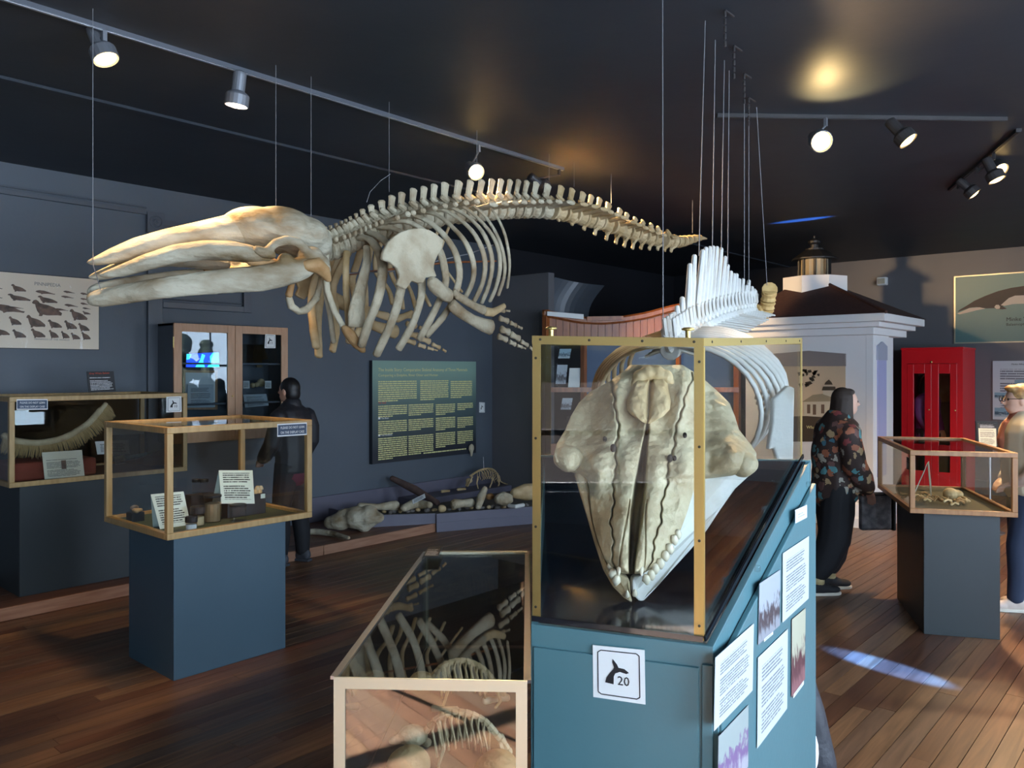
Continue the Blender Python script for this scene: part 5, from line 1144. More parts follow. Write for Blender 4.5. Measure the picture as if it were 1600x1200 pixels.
MB().tube([O(755, 714), O(756, 733)], .004, 5).build('support_rod', 'steel', ms)
for u, v, L_ in ((715, 765, .16), (690, 768, .14)): tag(MB().tube([Py(u, v, 7.08), Py(u+12, v-1, 7.08)], [.018, .014], 8).build('ledge_bone', 'bone_tan', smooth=True), 'thin tan bone lying on the rear ledge '+('beside the otter skeleton' if u > 700 else 'nearer the driftwood'), 'bone')
# ================================================================ wooden boat kiosk, hanging sheets behind
def K(u, v, Y=10.0): return P(u, v, Y)
bt = thing('boat_kiosk', Vector((8.6, 5.6, 0)), 'tall varnished wooden boat hull with vertical planks standing in the far corner', 'boat')
def sheer(u): return interp([(848, 487), (870, 491), (905, 498), (940, 500), (975, 497), (1010, 491), (1050, 480), (1100, 470), (1150, 470), (1215, 480)], u)[0]
us = list(range(858, 1150, 11))
for u in us:
    a, b = u, u+10.4; v0 = 528
    f = [K(a, v0), K(b, v0), K(b, sheer(b)+5), K(a, sheer(a)+5)]; MB().prism(f, Wd(0, .03)).build('plank', 'wood_boat', bt)
mb = MB(); mb.tube([K(u, sheer(u)+2, 9.97) for u in range(850, 1155, 12)], [(.045, .035)]*26, 6, side=ZU); mb.build('gunwale', 'wood_boat', bt)
for u, wd in ((853, .07), (912, .06), (1060, .05), (1152, .07)):
    t_ = K(u, sheer(u)-4 if u < 860 else 528, 10.0); MB().bb((t_.x-wd/2, t_.y-wd/2, 0), (t_.x+wd/2, t_.y+wd/2, t_.z)).build('post', 'wood_boat', bt, bevel=.004)
for v, wd in ((530, .05), (609, .06), (702, .14)):
    MB().bar(K(852, v, 9.96), K(1154, v, 9.96), .05, wd).build('rail', 'wood_boat', bt)
mb = MB(); f = [K(914, 528, 10.12), K(1150, 528, 10.12), K(1150, 745, 10.12), K(914, 745, 10.12)]; mb.prism(f, Wd(0, .02)); mb.build('back_panel', 'blue_panel', bt)
MB().bar(K(917, 498, 9.93), K(974, 497, 9.93), .05, .05).build('cleat', 'wood_boat', bt)
for i, (u0, u1, v0, v1, m_) in enumerate(((868, 884, 600, 570, 'photo_ship'), (887, 905, 612, 575, 'paper'), (872, 890, 560, 545, 'photo_whale'), (876, 892, 640, 622, 'photo_ship'))):
    tag(MB().panel(K(u0, v0, 10.02), K(u1, v0, 10.02), K(u1+3, v1, 10.02), K(u0+3, v1, 10.02), .01).build('postcard', m_), ['white and grey picture sheet pinned left of the boat post', 'white tilted sheet hanging by the boat post', 'small blue picture card above the white sheets in the boat', 'dark speckled picture card below the white sheets'][i], 'picture')
tag(MB().panel(K(855, 493, 9.9), K(912, 499, 9.9), K(912, 491, 9.9), K(855, 486.5, 9.9), .02).build('white_board_edge', 'paper'), 'thin white sheet resting on top of the boat rim', 'sheet')
def sheet(cs, Y, label, m_='wall_paint_far', bow=.15):
    mb = MB(); N = 10; c = [P(u, v, Y) for u, v in cs]; vs = []
    for j in range(N+1):
        for i in range(N+1):
            q = quad(c, i/N, j/N)+Wd(-.10*math.sin(math.pi*j/N), bow*math.sin(math.pi*i/N)); vs.append(q)
    n_ = len(vs); vs += [q+Wd(0, .015) for q in vs]; fs = []
    for j in range(N):
        for i in range(N): a = j*(N+1)+i; fs += [(a, a+1, a+N+2, a+N+1), (n_+a, n_+a+N+1, n_+a+N+2, n_+a+1)]
    for i in range(N):
        a = i; fs.append((a, n_+a, n_+a+1, a+1)); a = N*(N+1)+i; fs.append((a, a+1, n_+a+1, n_+a)); a = i*(N+1); fs.append((a, a+N+1, n_+a+N+1, n_+a)); a = i*(N+1)+N; fs.append((a, n_+a, n_+a+N+1, a+N+1))
    mb.add(vs, fs); return tag(mb.build('hanging_sheet', m_, smooth=False), label, 'sheet')
sheet([(851, 510), (922, 516), (945, 446), (867, 433)], 10.6, 'grey curved sheet hanging above the wooden boat', 'trim_paint')
# ================================================================ lighthouse model
lh = thing('lighthouse_model', Vector((9.95, 3.7, 0)), 'white walk-up lighthouse model with brown hipped roof and black lantern', 'lighthouse')
MB().bb((9.3, 2.93, .25), (10.3, 4.35, 2.18)).build('body', 'white_plaster', lh)
MB().bb((9.30, 2.85, .25), (9.86, 2.93, 2.16)).build('pilaster', 'white_plaster', lh, bevel=.004)
MB().bb((9.42, 2.835, .55), (9.72, 2.85, 1.86)).build('inset_panel', mat('lavender', (.36, .37, .58), .6), lh)
mb = MB(); mb.prism([(9.40, 2.83, 1.86), (9.74, 2.83, 1.86), (9.74, 2.83, 2.02), (9.57, 2.83, 2.07), (9.40, 2.83, 2.02)], (0, .02, 0)); mb.build('lintel', mat('grey_lilac', (.33, .35, .43), .6), lh)
mb = MB(); a = Px(1322, 560, 9.3); zt_ = Px(1322, 572, 9.3).z
mb.prism([(9.27, a.y, zt_), (9.27, a.y, zt_+.14), (9.27, a.y+.42, zt_+.18), (9.27, a.y+.85, zt_+.15), (9.27, a.y+.85, zt_)], (.03, 0, 0)); mb.build('lintel', mat('taupe', (.22, .19, .18), .6), lh)
for z0, z1, o_ in ((2.14, 2.22, .12), (2.22, 2.275, .20), (2.275, 2.36, .28)):
    MB().bb((9.3-o_, 2.93-o_, z0), (10.3+o_, 4.35, z1)).build('cornice', 'white_plaster', lh, bevel=.006)
MB().lathe((9.62, 3.22, 0), [(.50, 0), (.50, .1), (.47, .12), (.44, .25), (.40, .26)], 24).build('foot', 'white_plaster', lh)
MB().bb((9.26, 2.89, 0), (10.3, 4.35, .25)).build('plinth', 'white_plaster', lh)
cx, cy = 9.95, 3.75
roof = [(9.0, 2.63, 2.361), (10.6, 2.63, 2.361), (10.6, 4.4, 2.361), (9.0, 4.4, 2.361)]
mb = MB(); mb.add(roof+[(cx-.2, cy-.2, 2.80), (cx+.2, cy-.2, 2.80), (cx+.2, cy+.2, 2.80), (cx-.2, cy+.2, 2.80)], [(3, 2, 1, 0), (4, 5, 6, 7), (0, 1, 5, 4), (1, 2, 6, 5), (2, 3, 7, 6), (3, 0, 4, 7)]); mb.build('roof', 'shingle', lh)
mb = MB(); mb.tube([(9.0, 2.63, 2.368), (cx-.2, cy-.2, 2.81)], [.02, .02], 6); mb.build('hip_cap', 'shingle', lh)
MB().lathe((cx, cy, 2.55), [(.40, 0), (.40, .34), (.36, .345), (.36, .34)], 8).build('drum', 'white_plaster', lh)
MB().lathe((cx, cy, 2.895), [(.17, 0), (.17, .22)], 8).build('lantern_room', 'lantern_glass', lh)
for i in range(8):
    an = math.pi*2*(i+.5)/8; MB().bb((cx+.18*math.cos(an)-.012, cy+.18*math.sin(an)-.012, 2.895), (cx+.18*math.cos(an)+.012, cy+.18*math.sin(an)+.012, 3.115)).build('glazing_bar', 'black', lh)
MB().lathe((cx, cy, 3.115), [(.27, 0), (.27, .015), (.15, .10), (.11, .12), (.11, .14), (.05, .15), (.05, .19), (.075, .21), (.075, .235), (.04, .26), (.012, .27), (.012, .30)], 12).build('lantern_cap', 'black', lh)
# mural of the old lighthouse on its side wall
mu = thing('lighthouse_mural', Px(1290, 690, 9.29), 'sepia photograph mural of a lighthouse house on the tan wall', 'poster')
xm_ = 9.296; Mp = lambda u, v, o_=0: Px(u, v, xm_-o_)
ml, mr = Mp(1200, 690).y, Mp(1321, 690).y; mz0, mz1 = Mp(1321, 690).z, zt_
c = [Vector((xm_, ml, mz0)), Vector((xm_, mr, mz0)), Vector((xm_, mr, mz1)), Vector((xm_, ml, mz1))]
MB().panel(*c, .003).build('sheet', mat('sepia', (.52, .40, .27), .6), mu)
sep = lambda us, m_, nm, o_=.004: MB().prism([Mp(u, v, o_) for u, v in us], (.002, 0, 0)).build(nm, m_, mu)
mat('sepia_dark', (.055, .038, .022), .7); mat('sepia_mid', (.27, .22, .14), .7); mat('sepia_light', (.50, .44, .33), .7); mat('sepia_brown', (.13, .08, .05), .7)
sep([(1200, 690), (1321, 690), (1321, 650), (1290, 652), (1260, 650), (1200, 652)], 'sepia_dark', 'ground_print')
sep([(1256, 650), (1300, 652), (1302, 626), (1256, 627)], 'sepia_light', 'house_print')
sep([(1253, 628), (1270, 617), (1296, 614), (1306, 627)], 'sepia_mid', 'roof_print', .005)
sep([(1286, 616), (1304, 622), (1304, 608), (1286, 608)], 'sepia_light', 'tower_print', .006)
sep([(1284, 610), (1306, 610), (1305, 604), (1286, 604)], 'sepia_dark', 'gallery_print', .007)
sep([(1288, 601), (1301, 601), (1299, 597), (1295, 593), (1290, 597)], 'sepia_dark', 'lantern_print', .007)
for u in (1261, 1270, 1283): sep([(u, 648 if u == 1270 else 646), (u+5, 648 if u == 1270 else 646), (u+5, 632), (u, 632)], 'sepia_brown', 'opening_print', .006)
rr_ = random.Random(11)
for i in range(22):
    u, v = rr_.uniform(1246, 1285), rr_.uniform(577, 600); 
    if v > 577+ (1292-u)*.7: continue
    sep([(u, v), (u+rr_.uniform(3, 7), v-1), (u+rr_.uniform(4, 8), v+3), (u+2, v+rr_.uniform(3, 6))], 'sepia_dark', 'leaf_print')
mb = MB(); q = Mp(1260, 669.5, .005); mb.text('Whale R', q, (0, -1, 0), ZU, .035); mb.build('lettering', 'yellow_ink', mu)
# ================================================================ red phone-booth style case
rx0, rx1, ry0, ry1, rzt = 12.1, XW-.01, 2.56, 3.33, 2.03
bo = thing('red_booth', ((rx0+rx1)/2, (ry0+ry1)/2, 0), 'bright red wooden booth with two narrow glazed doors against far wall', 'booth')
t_ = .04
MB().bb((rx0+.03, ry0, 0), (rx1, ry0+t_, rzt)).build('side_wall', 'red_paint', bo); MB().bb((rx0+.03, ry1-t_, 0), (rx1, ry1, rzt)).build('side_wall', 'red_paint', bo); MB().bb((rx1-t_, ry0+t_, 0), (rx1, ry1-t_, rzt)).build('back_wall', 'booth_in', bo)
MB().bb((rx0-.01, ry0-.01, rzt), (rx1, ry1+.01, rzt+.03)).build('roof', 'red_paint', bo, bevel=.005); MB().bb((rx0, ry0, 1.84), (rx0+.03, ry1, rzt)).build('header', 'red_paint', bo)
MB().bb((rx0, ry0, 0), (rx0+.03, ry0+.07, 1.84)).build('jamb', 'red_paint', bo); MB().bb((rx0, ry1-.07, 0), (rx0+.03, ry1, 1.84)).build('jamb', 'red_paint', bo)
MB().bb((rx0+.03, ry0+t_, 0), (rx1-t_, ry1-t_, .03)).build('floor_board', 'booth_in', bo)
ym = (ry0+ry1)/2
for a, b in ((ry0+.072, ym-.002), (ym+.002, ry1-.072)):
    d_ = MB(); fr_ = .085
    d_.bb((rx0+.004, a, .02), (rx0+.034, a+fr_, 1.835)); d_.bb((rx0+.004, b-fr_, .02), (rx0+.034, b, 1.835)); d_.bb((rx0+.004, a+fr_, .02), (rx0+.034, b-fr_, .35)); d_.bb((rx0+.004, a+fr_, 1.70), (rx0+.034, b-fr_, 1.835))
    dr = d_.build('door', 'red_paint', bo, bevel=.004); MB().bb((rx0+.016, a+fr_, .35), (rx0+.020, b-fr_, 1.70)).build('pane', 'glass', dr)
    MB().lathe((rx0+.004, a+.02 if a < ym-.1 else a+.03, 1.2), [(.008, 0), (.011, .012), (.002, .02)], 10, (-1, 0, 0)).build('knob', 'brass', dr)
MB().lathe((rx0-.002, ym, 1.86), [(.014, 0), (.014, .012), (.002, .016)], 10, (-1, 0, 0)).build('catch', 'brass', bo)
o = MB().ell((12.72, 2.98, 1.52), (.03, .30, .24)); tag(o.build('round_plaque', 'bone_tan', smooth=True), 'tan rounded board behind the figure in the red booth', 'board')
# ================================================================ far-right wall: poster, info sheet, alarm light, sign stand
def Xw(u, v, d_=.0): return Px(u, v, XW-d_)
mk = thing('whale_poster', Xw(1560, 537), 'teal poster of a minke whale in pale frame on far wall', 'poster')
tl_, bl_ = Xw(1491, 432), Xw(1491, 537); yl = tl_.y; yr = yl-2.6
c = [Vector((XW-.02, yl, bl_.z)), Vector((XW-.02, yr, bl_.z)), Vector((XW-.02, yr, tl_.z)), Vector((XW-.02, yl, tl_.z))]
MB().panel(*c, .018).build('frame', 'brass_pale', mk); e = [q-Vector((.001, 0, 0)) for q in c]
MB().panel(quad(e, .008, .018), quad(e, .992, .018), quad(e, .992, .982), quad(e, .008, .982), .001).build('sheet', 'minke_teal', mk)
def Mk(zx, zy, o_): return Vector((XW-.022-o_, Xw(1400+zx/6, 400+zy/6).y, Xw(1400+zx/6, 400+zy/6).z))
WB = [(580, 525), (600, 505), (660, 470), (740, 420), (840, 375), (960, 330), (1080, 300), (1200, 282), (1350, 275), (1550, 300), (1800, 345), (2050, 400), (2110, 360), (2150, 350), (2130, 410), (2170, 470), (2080, 450), (1800, 430), (1500, 440), (1250, 440), (1100, 450), (1020, 465), (930, 490), (850, 492), (760, 480), (700, 485)]
MB().prism([Mk(x, y_, 0) for x, y_ in WB], (-.001, 0, 0)).build('whale_print', mat('whale_print', (.045, .034, .032), .5), mk)
MB().prism([Mk(x, y_, .0015) for x, y_ in [(577, 540), (600, 548), (680, 530), (760, 510), (840, 494), (790, 482), (720, 486), (690, 490), (600, 530)]], (-.0006, 0, 0)).build('jaw_print', mat('whale_belly', (.55, .47, .38), .5), mk)
MB().prism([Mk(x, y_, .0015) for x, y_ in [(985, 462), (1060, 395), (1120, 372), (1250, 368), (1500, 385), (1600, 410), (1450, 438), (1250, 445), (1100, 452), (1020, 468)]], (-.0006, 0, 0)).build('belly_print', 'whale_belly', mk)
MB().prism([Mk(x, y_, .002) for x, y_ in [(925, 475), (950, 460), (1000, 470), (1042, 495), (1000, 502), (940, 498)]], (-.0006, 0, 0)).build('flipper_print', 'whale_print', mk)
MB().prism([Mk(x, y_, .003) for x, y_ in [(925, 480), (940, 460), (965, 458), (980, 475), (975, 495), (945, 498)]], (-.0006, 0, 0)).build('flipper_band', 'whale_belly', mk)
mb = MB(); mb.text('Minke Whale', Mk(1035, 612, .001), (0, -1, 0), ZU, .052); mb.build('lettering', 'ink', mk)
mb = MB(); mb.text('Balaenoptera acutorostrata', Mk(1035, 655, .001), (0, -1, 0), ZU, .038); mb.build('lettering', 'ink', mk)
inf = thing('information_sheet', Xw(1580, 655), 'white information sheet with blue whale pictures on far wall', 'poster')
tl_, bl_ = Xw(1551.5, 564), Xw(1551.5, 655); yl = tl_.y; yr = yl-.75
c = [Vector((XW-.02, yl, bl_.z)), Vector((XW-.02, yr, bl_.z)), Vector((XW-.02, yr, tl_.z)), Vector((XW-.02, yl, tl_.z))]
MB().panel(*c, .018).build('board', 'print_white', inf); e = [q-Vector((.001, 0, 0)) for q in c]
for x0_, x1_, y0_, y1_ in ((.35, .98, .52, .68), (.03, .6, .36, .46), (.03, .97, .05, .2)): MB().panel(quad(e, x0_, y0_), quad(e, x1_, y0_), quad(e, x1_, y1_), quad(e, x0_, y1_), .0008).build('picture', 'photo_whale', inf)
mb = MB(); mb.text('Minke Whale', quad(e, .3, .93), (0, -1, 0), ZU, .022); mb.build('lettering', 'ink', inf)
al = thing('alarm_light', Xw(1380, 440), 'small white alarm light box high on far wall', 'alarm')
q = Xw(1380, 440); MB().bb((XW-.09, q.y-.07, q.z-.06), (XW, q.y+.07, q.z+.06)).build('box', 'paper', al, bevel=.01); MB().bb((XW-.10, q.y-.05, q.z-.04), (XW-.09, q.y+.05, q.z+.04)).build('lens', 'cream', al, bevel=.004)
ss = thing('sign_stand', P(1546, 820, 8.6)*1, 'black framed notice on a thin chrome stand behind the oak case', 'sign')
b_ = P(1547, 800, 8.6); b_.z = 0; ss.location = b_; wl[ss.name] = b_
MB().lathe(b_, [(.14, 0), (.14, .012), (.02, .02)], 18).build('foot', 'steel', ss); MB().tube([b_+ZU*.01, b_+ZU*(P(1547, 706, 8.6).z)], .012, 8).build('pole', 'steel', ss)
c = [P(u, v, 8.58) for u, v in ((1527, 700), (1560, 701), (1559, 658.5), (1525, 658))]; MB().panel(*c, .02).build('frame', 'black', ss)
e = [q-Wd(0, .002) for q in c]; MB().panel(quad(e, .09, .07), quad(e, .91, .07), quad(e, .91, .93), quad(e, .09, .93), .001).build('notice', 'print_cream', ss)
e = [q-Wd(0, .004) for q in c]; MB().panel(quad(e, .09, .74), quad(e, .91, .74), quad(e, .91, .93), quad(e, .09, .93), .001).build('notice_header', 'print_black', ss)
# ================================================================ right-hand case
an = math.radians(-15); exc, eyc = (math.cos(an), math.sin(an)), (-math.sin(an), math.cos(an))
exw = Wd(*exc); eyw = Wd(*eyc); org = Wd(2.612, 5.25)
cR, QR = wood_case('oak_display_case', (org.x, org.y), (exw.x, exw.y), (eyw.x, eyw.y), .628, 1.17, .81, 1.222, 'oak_dark', 'low brown oak glass case holding a small brown skeleton', felt='felt_brown', p=.032)
po_ = QR(.10, .08, 0); pedestal('pedestal', (po_.x, po_.y), (exw.x, exw.y), (eyw.x, eyw.y), .45, .86, 0, .81, 'pedestal_dark', 'blackish slate pedestal under the low brown oak case')
c = [QR(-.001, .10, 1.09), QR(-.001, .03, 1.09), QR(-.001, .03, 1.17), QR(-.001, .10, 1.17)]; MB().panel(*c, .002).build('sticker', 'print_black', cR)
q = QR(.10, .10, .829); fc = thing('folded_card', q, 'grey folded strip card standing in the low brown oak case', 'card')
tpk = QR(.20, .42, 1.10)
for a_, nm in ((QR(.04, .22, .83), 'front_leaf'), (QR(.26, .60, .83), 'back_leaf')):
    MB().panel(a_, a_+eyw*.10+exw*.03, tpk+eyw*.10+exw*.03, tpk, .004).build(nm, mat('card_grey', (.30, .27, .2), .8) if nm == 'front_leaf' else 'card_grey', fc)
sm_ = thing('small_skeleton', QR(.28, .45, .83), 'brown disarticulated small animal skeleton on the felt of the low oak case', 'skeleton')
rb = random.Random(6)
mb = MB(); q = QR(.36, .50, .875); mb.ell(q, (.06, .05, .045)); mb.ell(q+exw*.05, (.035, .035, .03)); mb.build('skull', 'bone_tan', sm_, remesh=.006, sm=2)
for i in range(22):
    x, y_ = .15+rb.random()*.33, .20+rb.random()*.33; a = QR(x, y_, .843+rb.random()*.02); d_ = Vector((rb.uniform(-1, 1), rb.uniform(-1, 1), rb.uniform(-.1, .2))).normalized()*rb.uniform(.03, .07)
    MB().tube([a, a+d_*.5+ZU*.01, a+d_], [.009, .006, .009], 6).build('bone_piece', 'bone_brown' if i % 2 else 'bone_tan', sm_)
for i in range(9):
    an_ = i/9*math.pi*1.3; a = QR(.16+.06*math.cos(an_), .32+.06*math.sin(an_), .85); MB().tube([a, a+ZU*.03+exw*.02, a+exw*.05+ZU*.01], .005, 5).build('rib', 'bone_brown', sm_)
ex_ = MB(); q = P(1545, 790, 7.6); ex_.bb((q.x-.1, q.y-.1, 0), (q.x+.1, q.y+.1, .05))
# orca soft toy standing against the back of the plinth
ot = thing('orca_model', Wd(1.165, 3.12, 0), 'grey and white orca shape resting upright behind the teal plinth', 'orca')
base = Wd(1.165, 3.12, 0)
mb = MB(); mb.tube([base+Wd(.03, 0, .04), base+Wd(.03, 0, .22), base+Wd(.0, .02, .42), base+Wd(-.03, .03, .58), base+Wd(-.06, .03, .68)], [(.06, .06), (.065, .07), (.055, .06), (.04, .04), (.02, .02)], 14); mb.ell(base+Wd(.02, 0, .05), (.08, .08, .05)); mb.build('body', 'orca_grey', ot, remesh=.01, sm=4)
MB().ell(base+Wd(-.045, -.02, .62), (.035, .03, .075), n=12).build('patch', 'plush_white', ot, smooth=True); MB().ell(base+Wd(-.02, -.05, .28), (.035, .03, .09), n=12).build('patch', 'plush_white', ot, smooth=True)
# ================================================================ track lighting
def track(a, b, label, m_='track_grey'):
    a, b = Vector(a), Vector(b); root = thing('lighting_track', (a+b)/2, label, 'light track')
    MB().bar(a-ZU*.012, b-ZU*.012, .035, .024).build('rail', m_, root); MB().bar(a-ZU*.0255, b-ZU*.0255, .014, .003).build('slot', 'steel' if m_ == 'track_grey' else 'black', root); return root
track((-.5, 4.1, HC), (5.3, 4.1, HC), 'long grey ceiling track above the grey whale skeleton')
tr2 = [P(1120, 178, 5.28), P(1572, 184, 5.36)]
for q in tr2: q.z = HC
track(*tr2, 'thin dark ceiling track with two lamps over the orca skeleton', 'lamp_dark')
a3, b3 = P(1484, 296, 7.45), P(1592, 204, 5.6); a3.z = b3.z = HC
track(a3, b3, 'short black ceiling track with three lamps near the far wall', 'lamp_dark')
def lamp(mount, face, aim, label, on=True, power=60, m_='lamp_grey', cone=70, face_m='lamp_face', r=.064, spill=0):
    """track head: stem, bracket, can, bulb"""
    mount, face = Vector(mount), Vector(face); d_ = Vector(aim).normalized()
    root = thing('track_lamp', mount, label, 'lamp', 'ceiling track lamps')
    MB().bar(mount-ZU*.02, mount-ZU*.075, .02, .02).build('stem', m_, root)
    tail = face-d_*.20; MB().tube([mount-ZU*.07, lerp(mount-ZU*.07, tail+d_*.05, 1)], .007, 6).build('bracket', m_, root)
    MB().lathe(tail, [(.02, 0), (.034, .008), (.036, .02), (.036, .11), (r*.9, .125), (r, .135), (r, .19), (r*.93, .192), (r*.9, .17)], 18, d_).build('can', m_, root)
    MB().lathe(tail, [(r*.86, .172), (r*.8, .186), (r*.45, .198), (.002, .202)], 18, d_).build('bulb', face_m, root, smooth=True)
    if on:
        L = bpy.data.lights.new('track_spot', 'SPOT'); L.energy = power; L.color = (1, .66, .34); L.spot_size = math.radians(cone); L.spot_blend = .5; L.shadow_soft_size = .09
        o = bpy.data.objects.new('track_spot', L); COL.objects.link(o); o.parent = root; o.location = tail+d_*.215-wl[root.name]; o.rotation_euler = d_.to_track_quat('-Z', 'Y').to_euler()
    return root
def onT(u, v, y_): return Py(u, v, y_)
mm = lambda x: Vector((x, 4.1, HC))
f1 = Py(167, 96, 4.12); lamp(mm(f1.x-.02), f1, Vector((.15, -.30, -.7)), 'grey track lamp glowing warm above the whale jaws', power=85)
f2 = Py(369, 168, 4.05); lamp(mm(f2.x+.03), f2, Vector((-.05, .12, -.95)), 'grey track lamp pointing straight down above the whale skull', power=70, face_m='lamp_face_dim')
f3 = Py(745, 270, 4.12); lamp(mm(f3.x), f3, Vector((-.35, -.75, -.45)), 'glowing track lamp above the whale ribs', power=150, cone=64)
f6 = Py(853, 296, 4.12); lamp(Vector((5.25, 4.1, HC)), f6, Vector((.90, -.12, -.40)), 'dark track lamp behind the spine lighting the whale tail', power=420, m_='lamp_dark', cone=66)
f4 = P(1285, 222, 5.2); m4 = P(1290, 184, 5.3); m4.z = HC; lamp(m4, f4, Wd(-.02, -.85, -.42), 'glowing round track lamp facing the orca skull', power=150, r=.072, cone=80)
f5 = P(1421, 222, 5.02); m5 = P(1398, 186, 5.33); m5.z = HC; lamp(m5, f5, Wd(.45, -.35, -.75), 'dark track lamp tilted down above the low oak case', power=90, m_='lamp_dark')
for (u, v, Y, mt, aim, lab) in ((1565, 267, 6.4, .47, (.1, -.6, -.55), 'upper lamp of the close pair on the short black track'), (1559, 283, 5.95, .70, (.25, -.2, -.75), 'small lamp hanging just below the close pair on black track'), (1524, 305, 6.95, .16, (.42, -.18, -.52), 'end lamp of the short black track nearest the far wall')):
    f_ = P(u, v, Y); m_q = lerp(a3, b3, mt); lamp(m_q, f_, Wd(*aim), lab, power=300 if u != 1559 else 60, m_='lamp_dark', cone=150 if u == 1524 else 70)
# uplight spill of the open-backed lamp onto the ceiling
L = bpy.data.lights.new('lamp_spill', 'SPOT'); L.energy = 13; L.color = (1, .70, .30); L.spot_size = math.radians(95); L.spot_blend = .8; L.shadow_soft_size = .03
o = bpy.data.objects.new('lamp_spill', L); COL.objects.link(o); q = P(1290, 226, 5.0); o.location = q; o.rotation_euler = (Wd(.0, -.35, .55)).to_track_quat('-Z', 'Y').to_euler()
# ceiling spots out of frame that wash the far corner
for (pos, aim, pw) in (((10.8, 1.2, 3.3), (.8, .5, -.35), 120), ((7.6, 2.9, 3.3), (.85, .05, -.45), 110)):
    d_ = Vector(aim).normalized(); p_ = Vector(pos)
# ================================================================ people
class Fig:
    def __init__(s, base, face, h):
        s.b = Vector(base); f = Vector((face[0], face[1], 0)).normalized(); s.f = f; s.l = Vector((-f.y, f.x, 0)); s.k = h/1.7
    def p(s, fwd, left, z): return s.b+s.f*fwd*s.k+s.l*left*s.k+ZU*z*s.k
    def ell(s, mb, c, r): mb.ell(s.p(*c), [q*s.k for q in r], s.f, s.l, ZU, 16, 12)
    def tube(s, mb, pts, rs, side=None): mb.tube([s.p(*q) for q in pts], [tuple(x*s.k for x in r) if isinstance(r, tuple) else r*s.k for r in rs], 12, side=side)
def torso(fg, mb, g=0, lean=0.02, bot=.88):
    sec = [(bot, .0, .11, .165), (1.0, .0, .115, .155), (1.12, lean*.5, .115, .15), (1.25, lean, .12, .175), (1.36, lean, .115, .19), (1.42, lean, .09, .17), (1.46, lean, .06, .09)]
    fg.tube(mb, [(fx, 0, z) for z, fx, a, b in sec], [(a+g, b+g) for z, fx, a, b in sec], side=fg.f)
def head(fg, mb, tilt=0, lean=.02):
    fg.tube(mb, [(lean, 0, 1.42), (lean+.015+tilt*.3, 0, 1.53)], [.056, .052])
    hx = lean+.03+tilt; hz = 1.60-tilt*.25
    fg.ell(mb, (hx, 0, hz), (.095, .075, .108)); fg.ell(mb, (hx+.022, 0, hz-.055), (.068, .058, .06))
    fg.tube(mb, [(hx+.088, 0, hz+.012), (hx+.112, 0, hz-.022), (hx+.09, 0, hz-.03)], [.010, .014, .012])       # nose
    fg.tube(mb, [(hx+.085, -.02, hz-.055), (hx+.09, 0, hz-.055), (hx+.085, .02, hz-.055)], [.007, .009, .007])  # lips
    for s_ in (-1, 1): fg.ell(mb, (hx-.005, s_*.078, hz-.01), (.022, .010, .032))
    return hx, hz
def eyes(fg, root, hx, hz):
    for s_ in (-1, 1): MB().ell(fg.p(hx+.078, s_*.032, hz+.006), (.011*fg.k,)*3, n=8, m=6).build('eye', 'hair_dark', root, smooth=True)
def hand(fg, mb, w_, d_, side):
    """palm with five fingers at wrist w_, pointing along d_ (local triples)"""
    w_, d_ = Vector(w_), Vector(d_).normalized(); sd = Vector((0, 0, 1)).cross(d_)
    sd = sd.normalized() if sd.length > .1 else Vector((0, 1, 0)); nn = d_.cross(sd)
    T3 = lambda q: (q.x, q.y, q.z)
    fg.tube(mb, [T3(w_), T3(w_+d_*.045), T3(w_+d_*.085)], [(.02, .028), (.016, .040), (.014, .038)])
    for i, (o_, L_) in enumerate(((-.030, .055), (-.010, .072), (.010, .076), (.029, .066))):
        a = w_+d_*.085+sd*o_; b = a+d_*L_*.5-nn*.01; c_ = b+d_*L_*.45-nn*.028; fg.tube(mb, [T3(a), T3(b), T3(c_)], [.010, .0095, .008])
    a = w_+d_*.03+sd*.035*side; fg.tube(mb, [T3(a), T3(a+d_*.03+sd*.025*side), T3(a+d_*.06+sd*.03*side)], [.012, .011, .009])
def leg(fg, mb, side, foot=(0, 0), g=0, knee=.03, wid=1.0):
    fg.tube(mb, [(0, side*.085, .93), (foot[0]*.25+.01, side*.09+foot[1]*.2, .72), (foot[0]*.55+knee, side*.09+foot[1]*.5, .50), (foot[0]*.8, side*.088+foot[1]*.8, .28), (foot[0], side*.088+foot[1], .09)], [.092*wid+g, .082*wid+g, .062*wid+g, .056*wid+g, .042*wid+g])
def arm(fg, mb, side, pts, g=0):
    fg.tube(mb, pts, [.052+g, .05+g, .043+g, .040+g, .031+g][:len(pts)])
def shoe(fg, root, side, foot, m_up, m_sole, yaw=0):
    fx, fl = foot; mb = MB(); l = side*.088+fl
    fg.ell(mb, (fx+.02, l, .052), (.085, .042, .05)); fg.ell(mb, (fx+.105, l, .042), (.075, .044, .036)); fg.ell(mb, (fx-.04, l, .06), (.045, .038, .055)); fg.tube(mb, [(fx-.015, l, .06), (fx-.015, l, .10)], [.045, .047])
    o = mb.build('shoe', m_up, root, remesh=.008, sm=3)
    mb = MB(); pl = [(-.085, -.030), (-.085, .030), (-.03, .040), (.08, .046), (.15, .040), (.182, .015), (.182, -.015), (.15, -.040), (.08, -.046), (-.03, -.040)]
    mb.prism([fg.p(fx+a, l+b, .001) for a, b in pl], ZU*.024*fg.k); mb.build('sole', m_sole, o, bevel=.004)
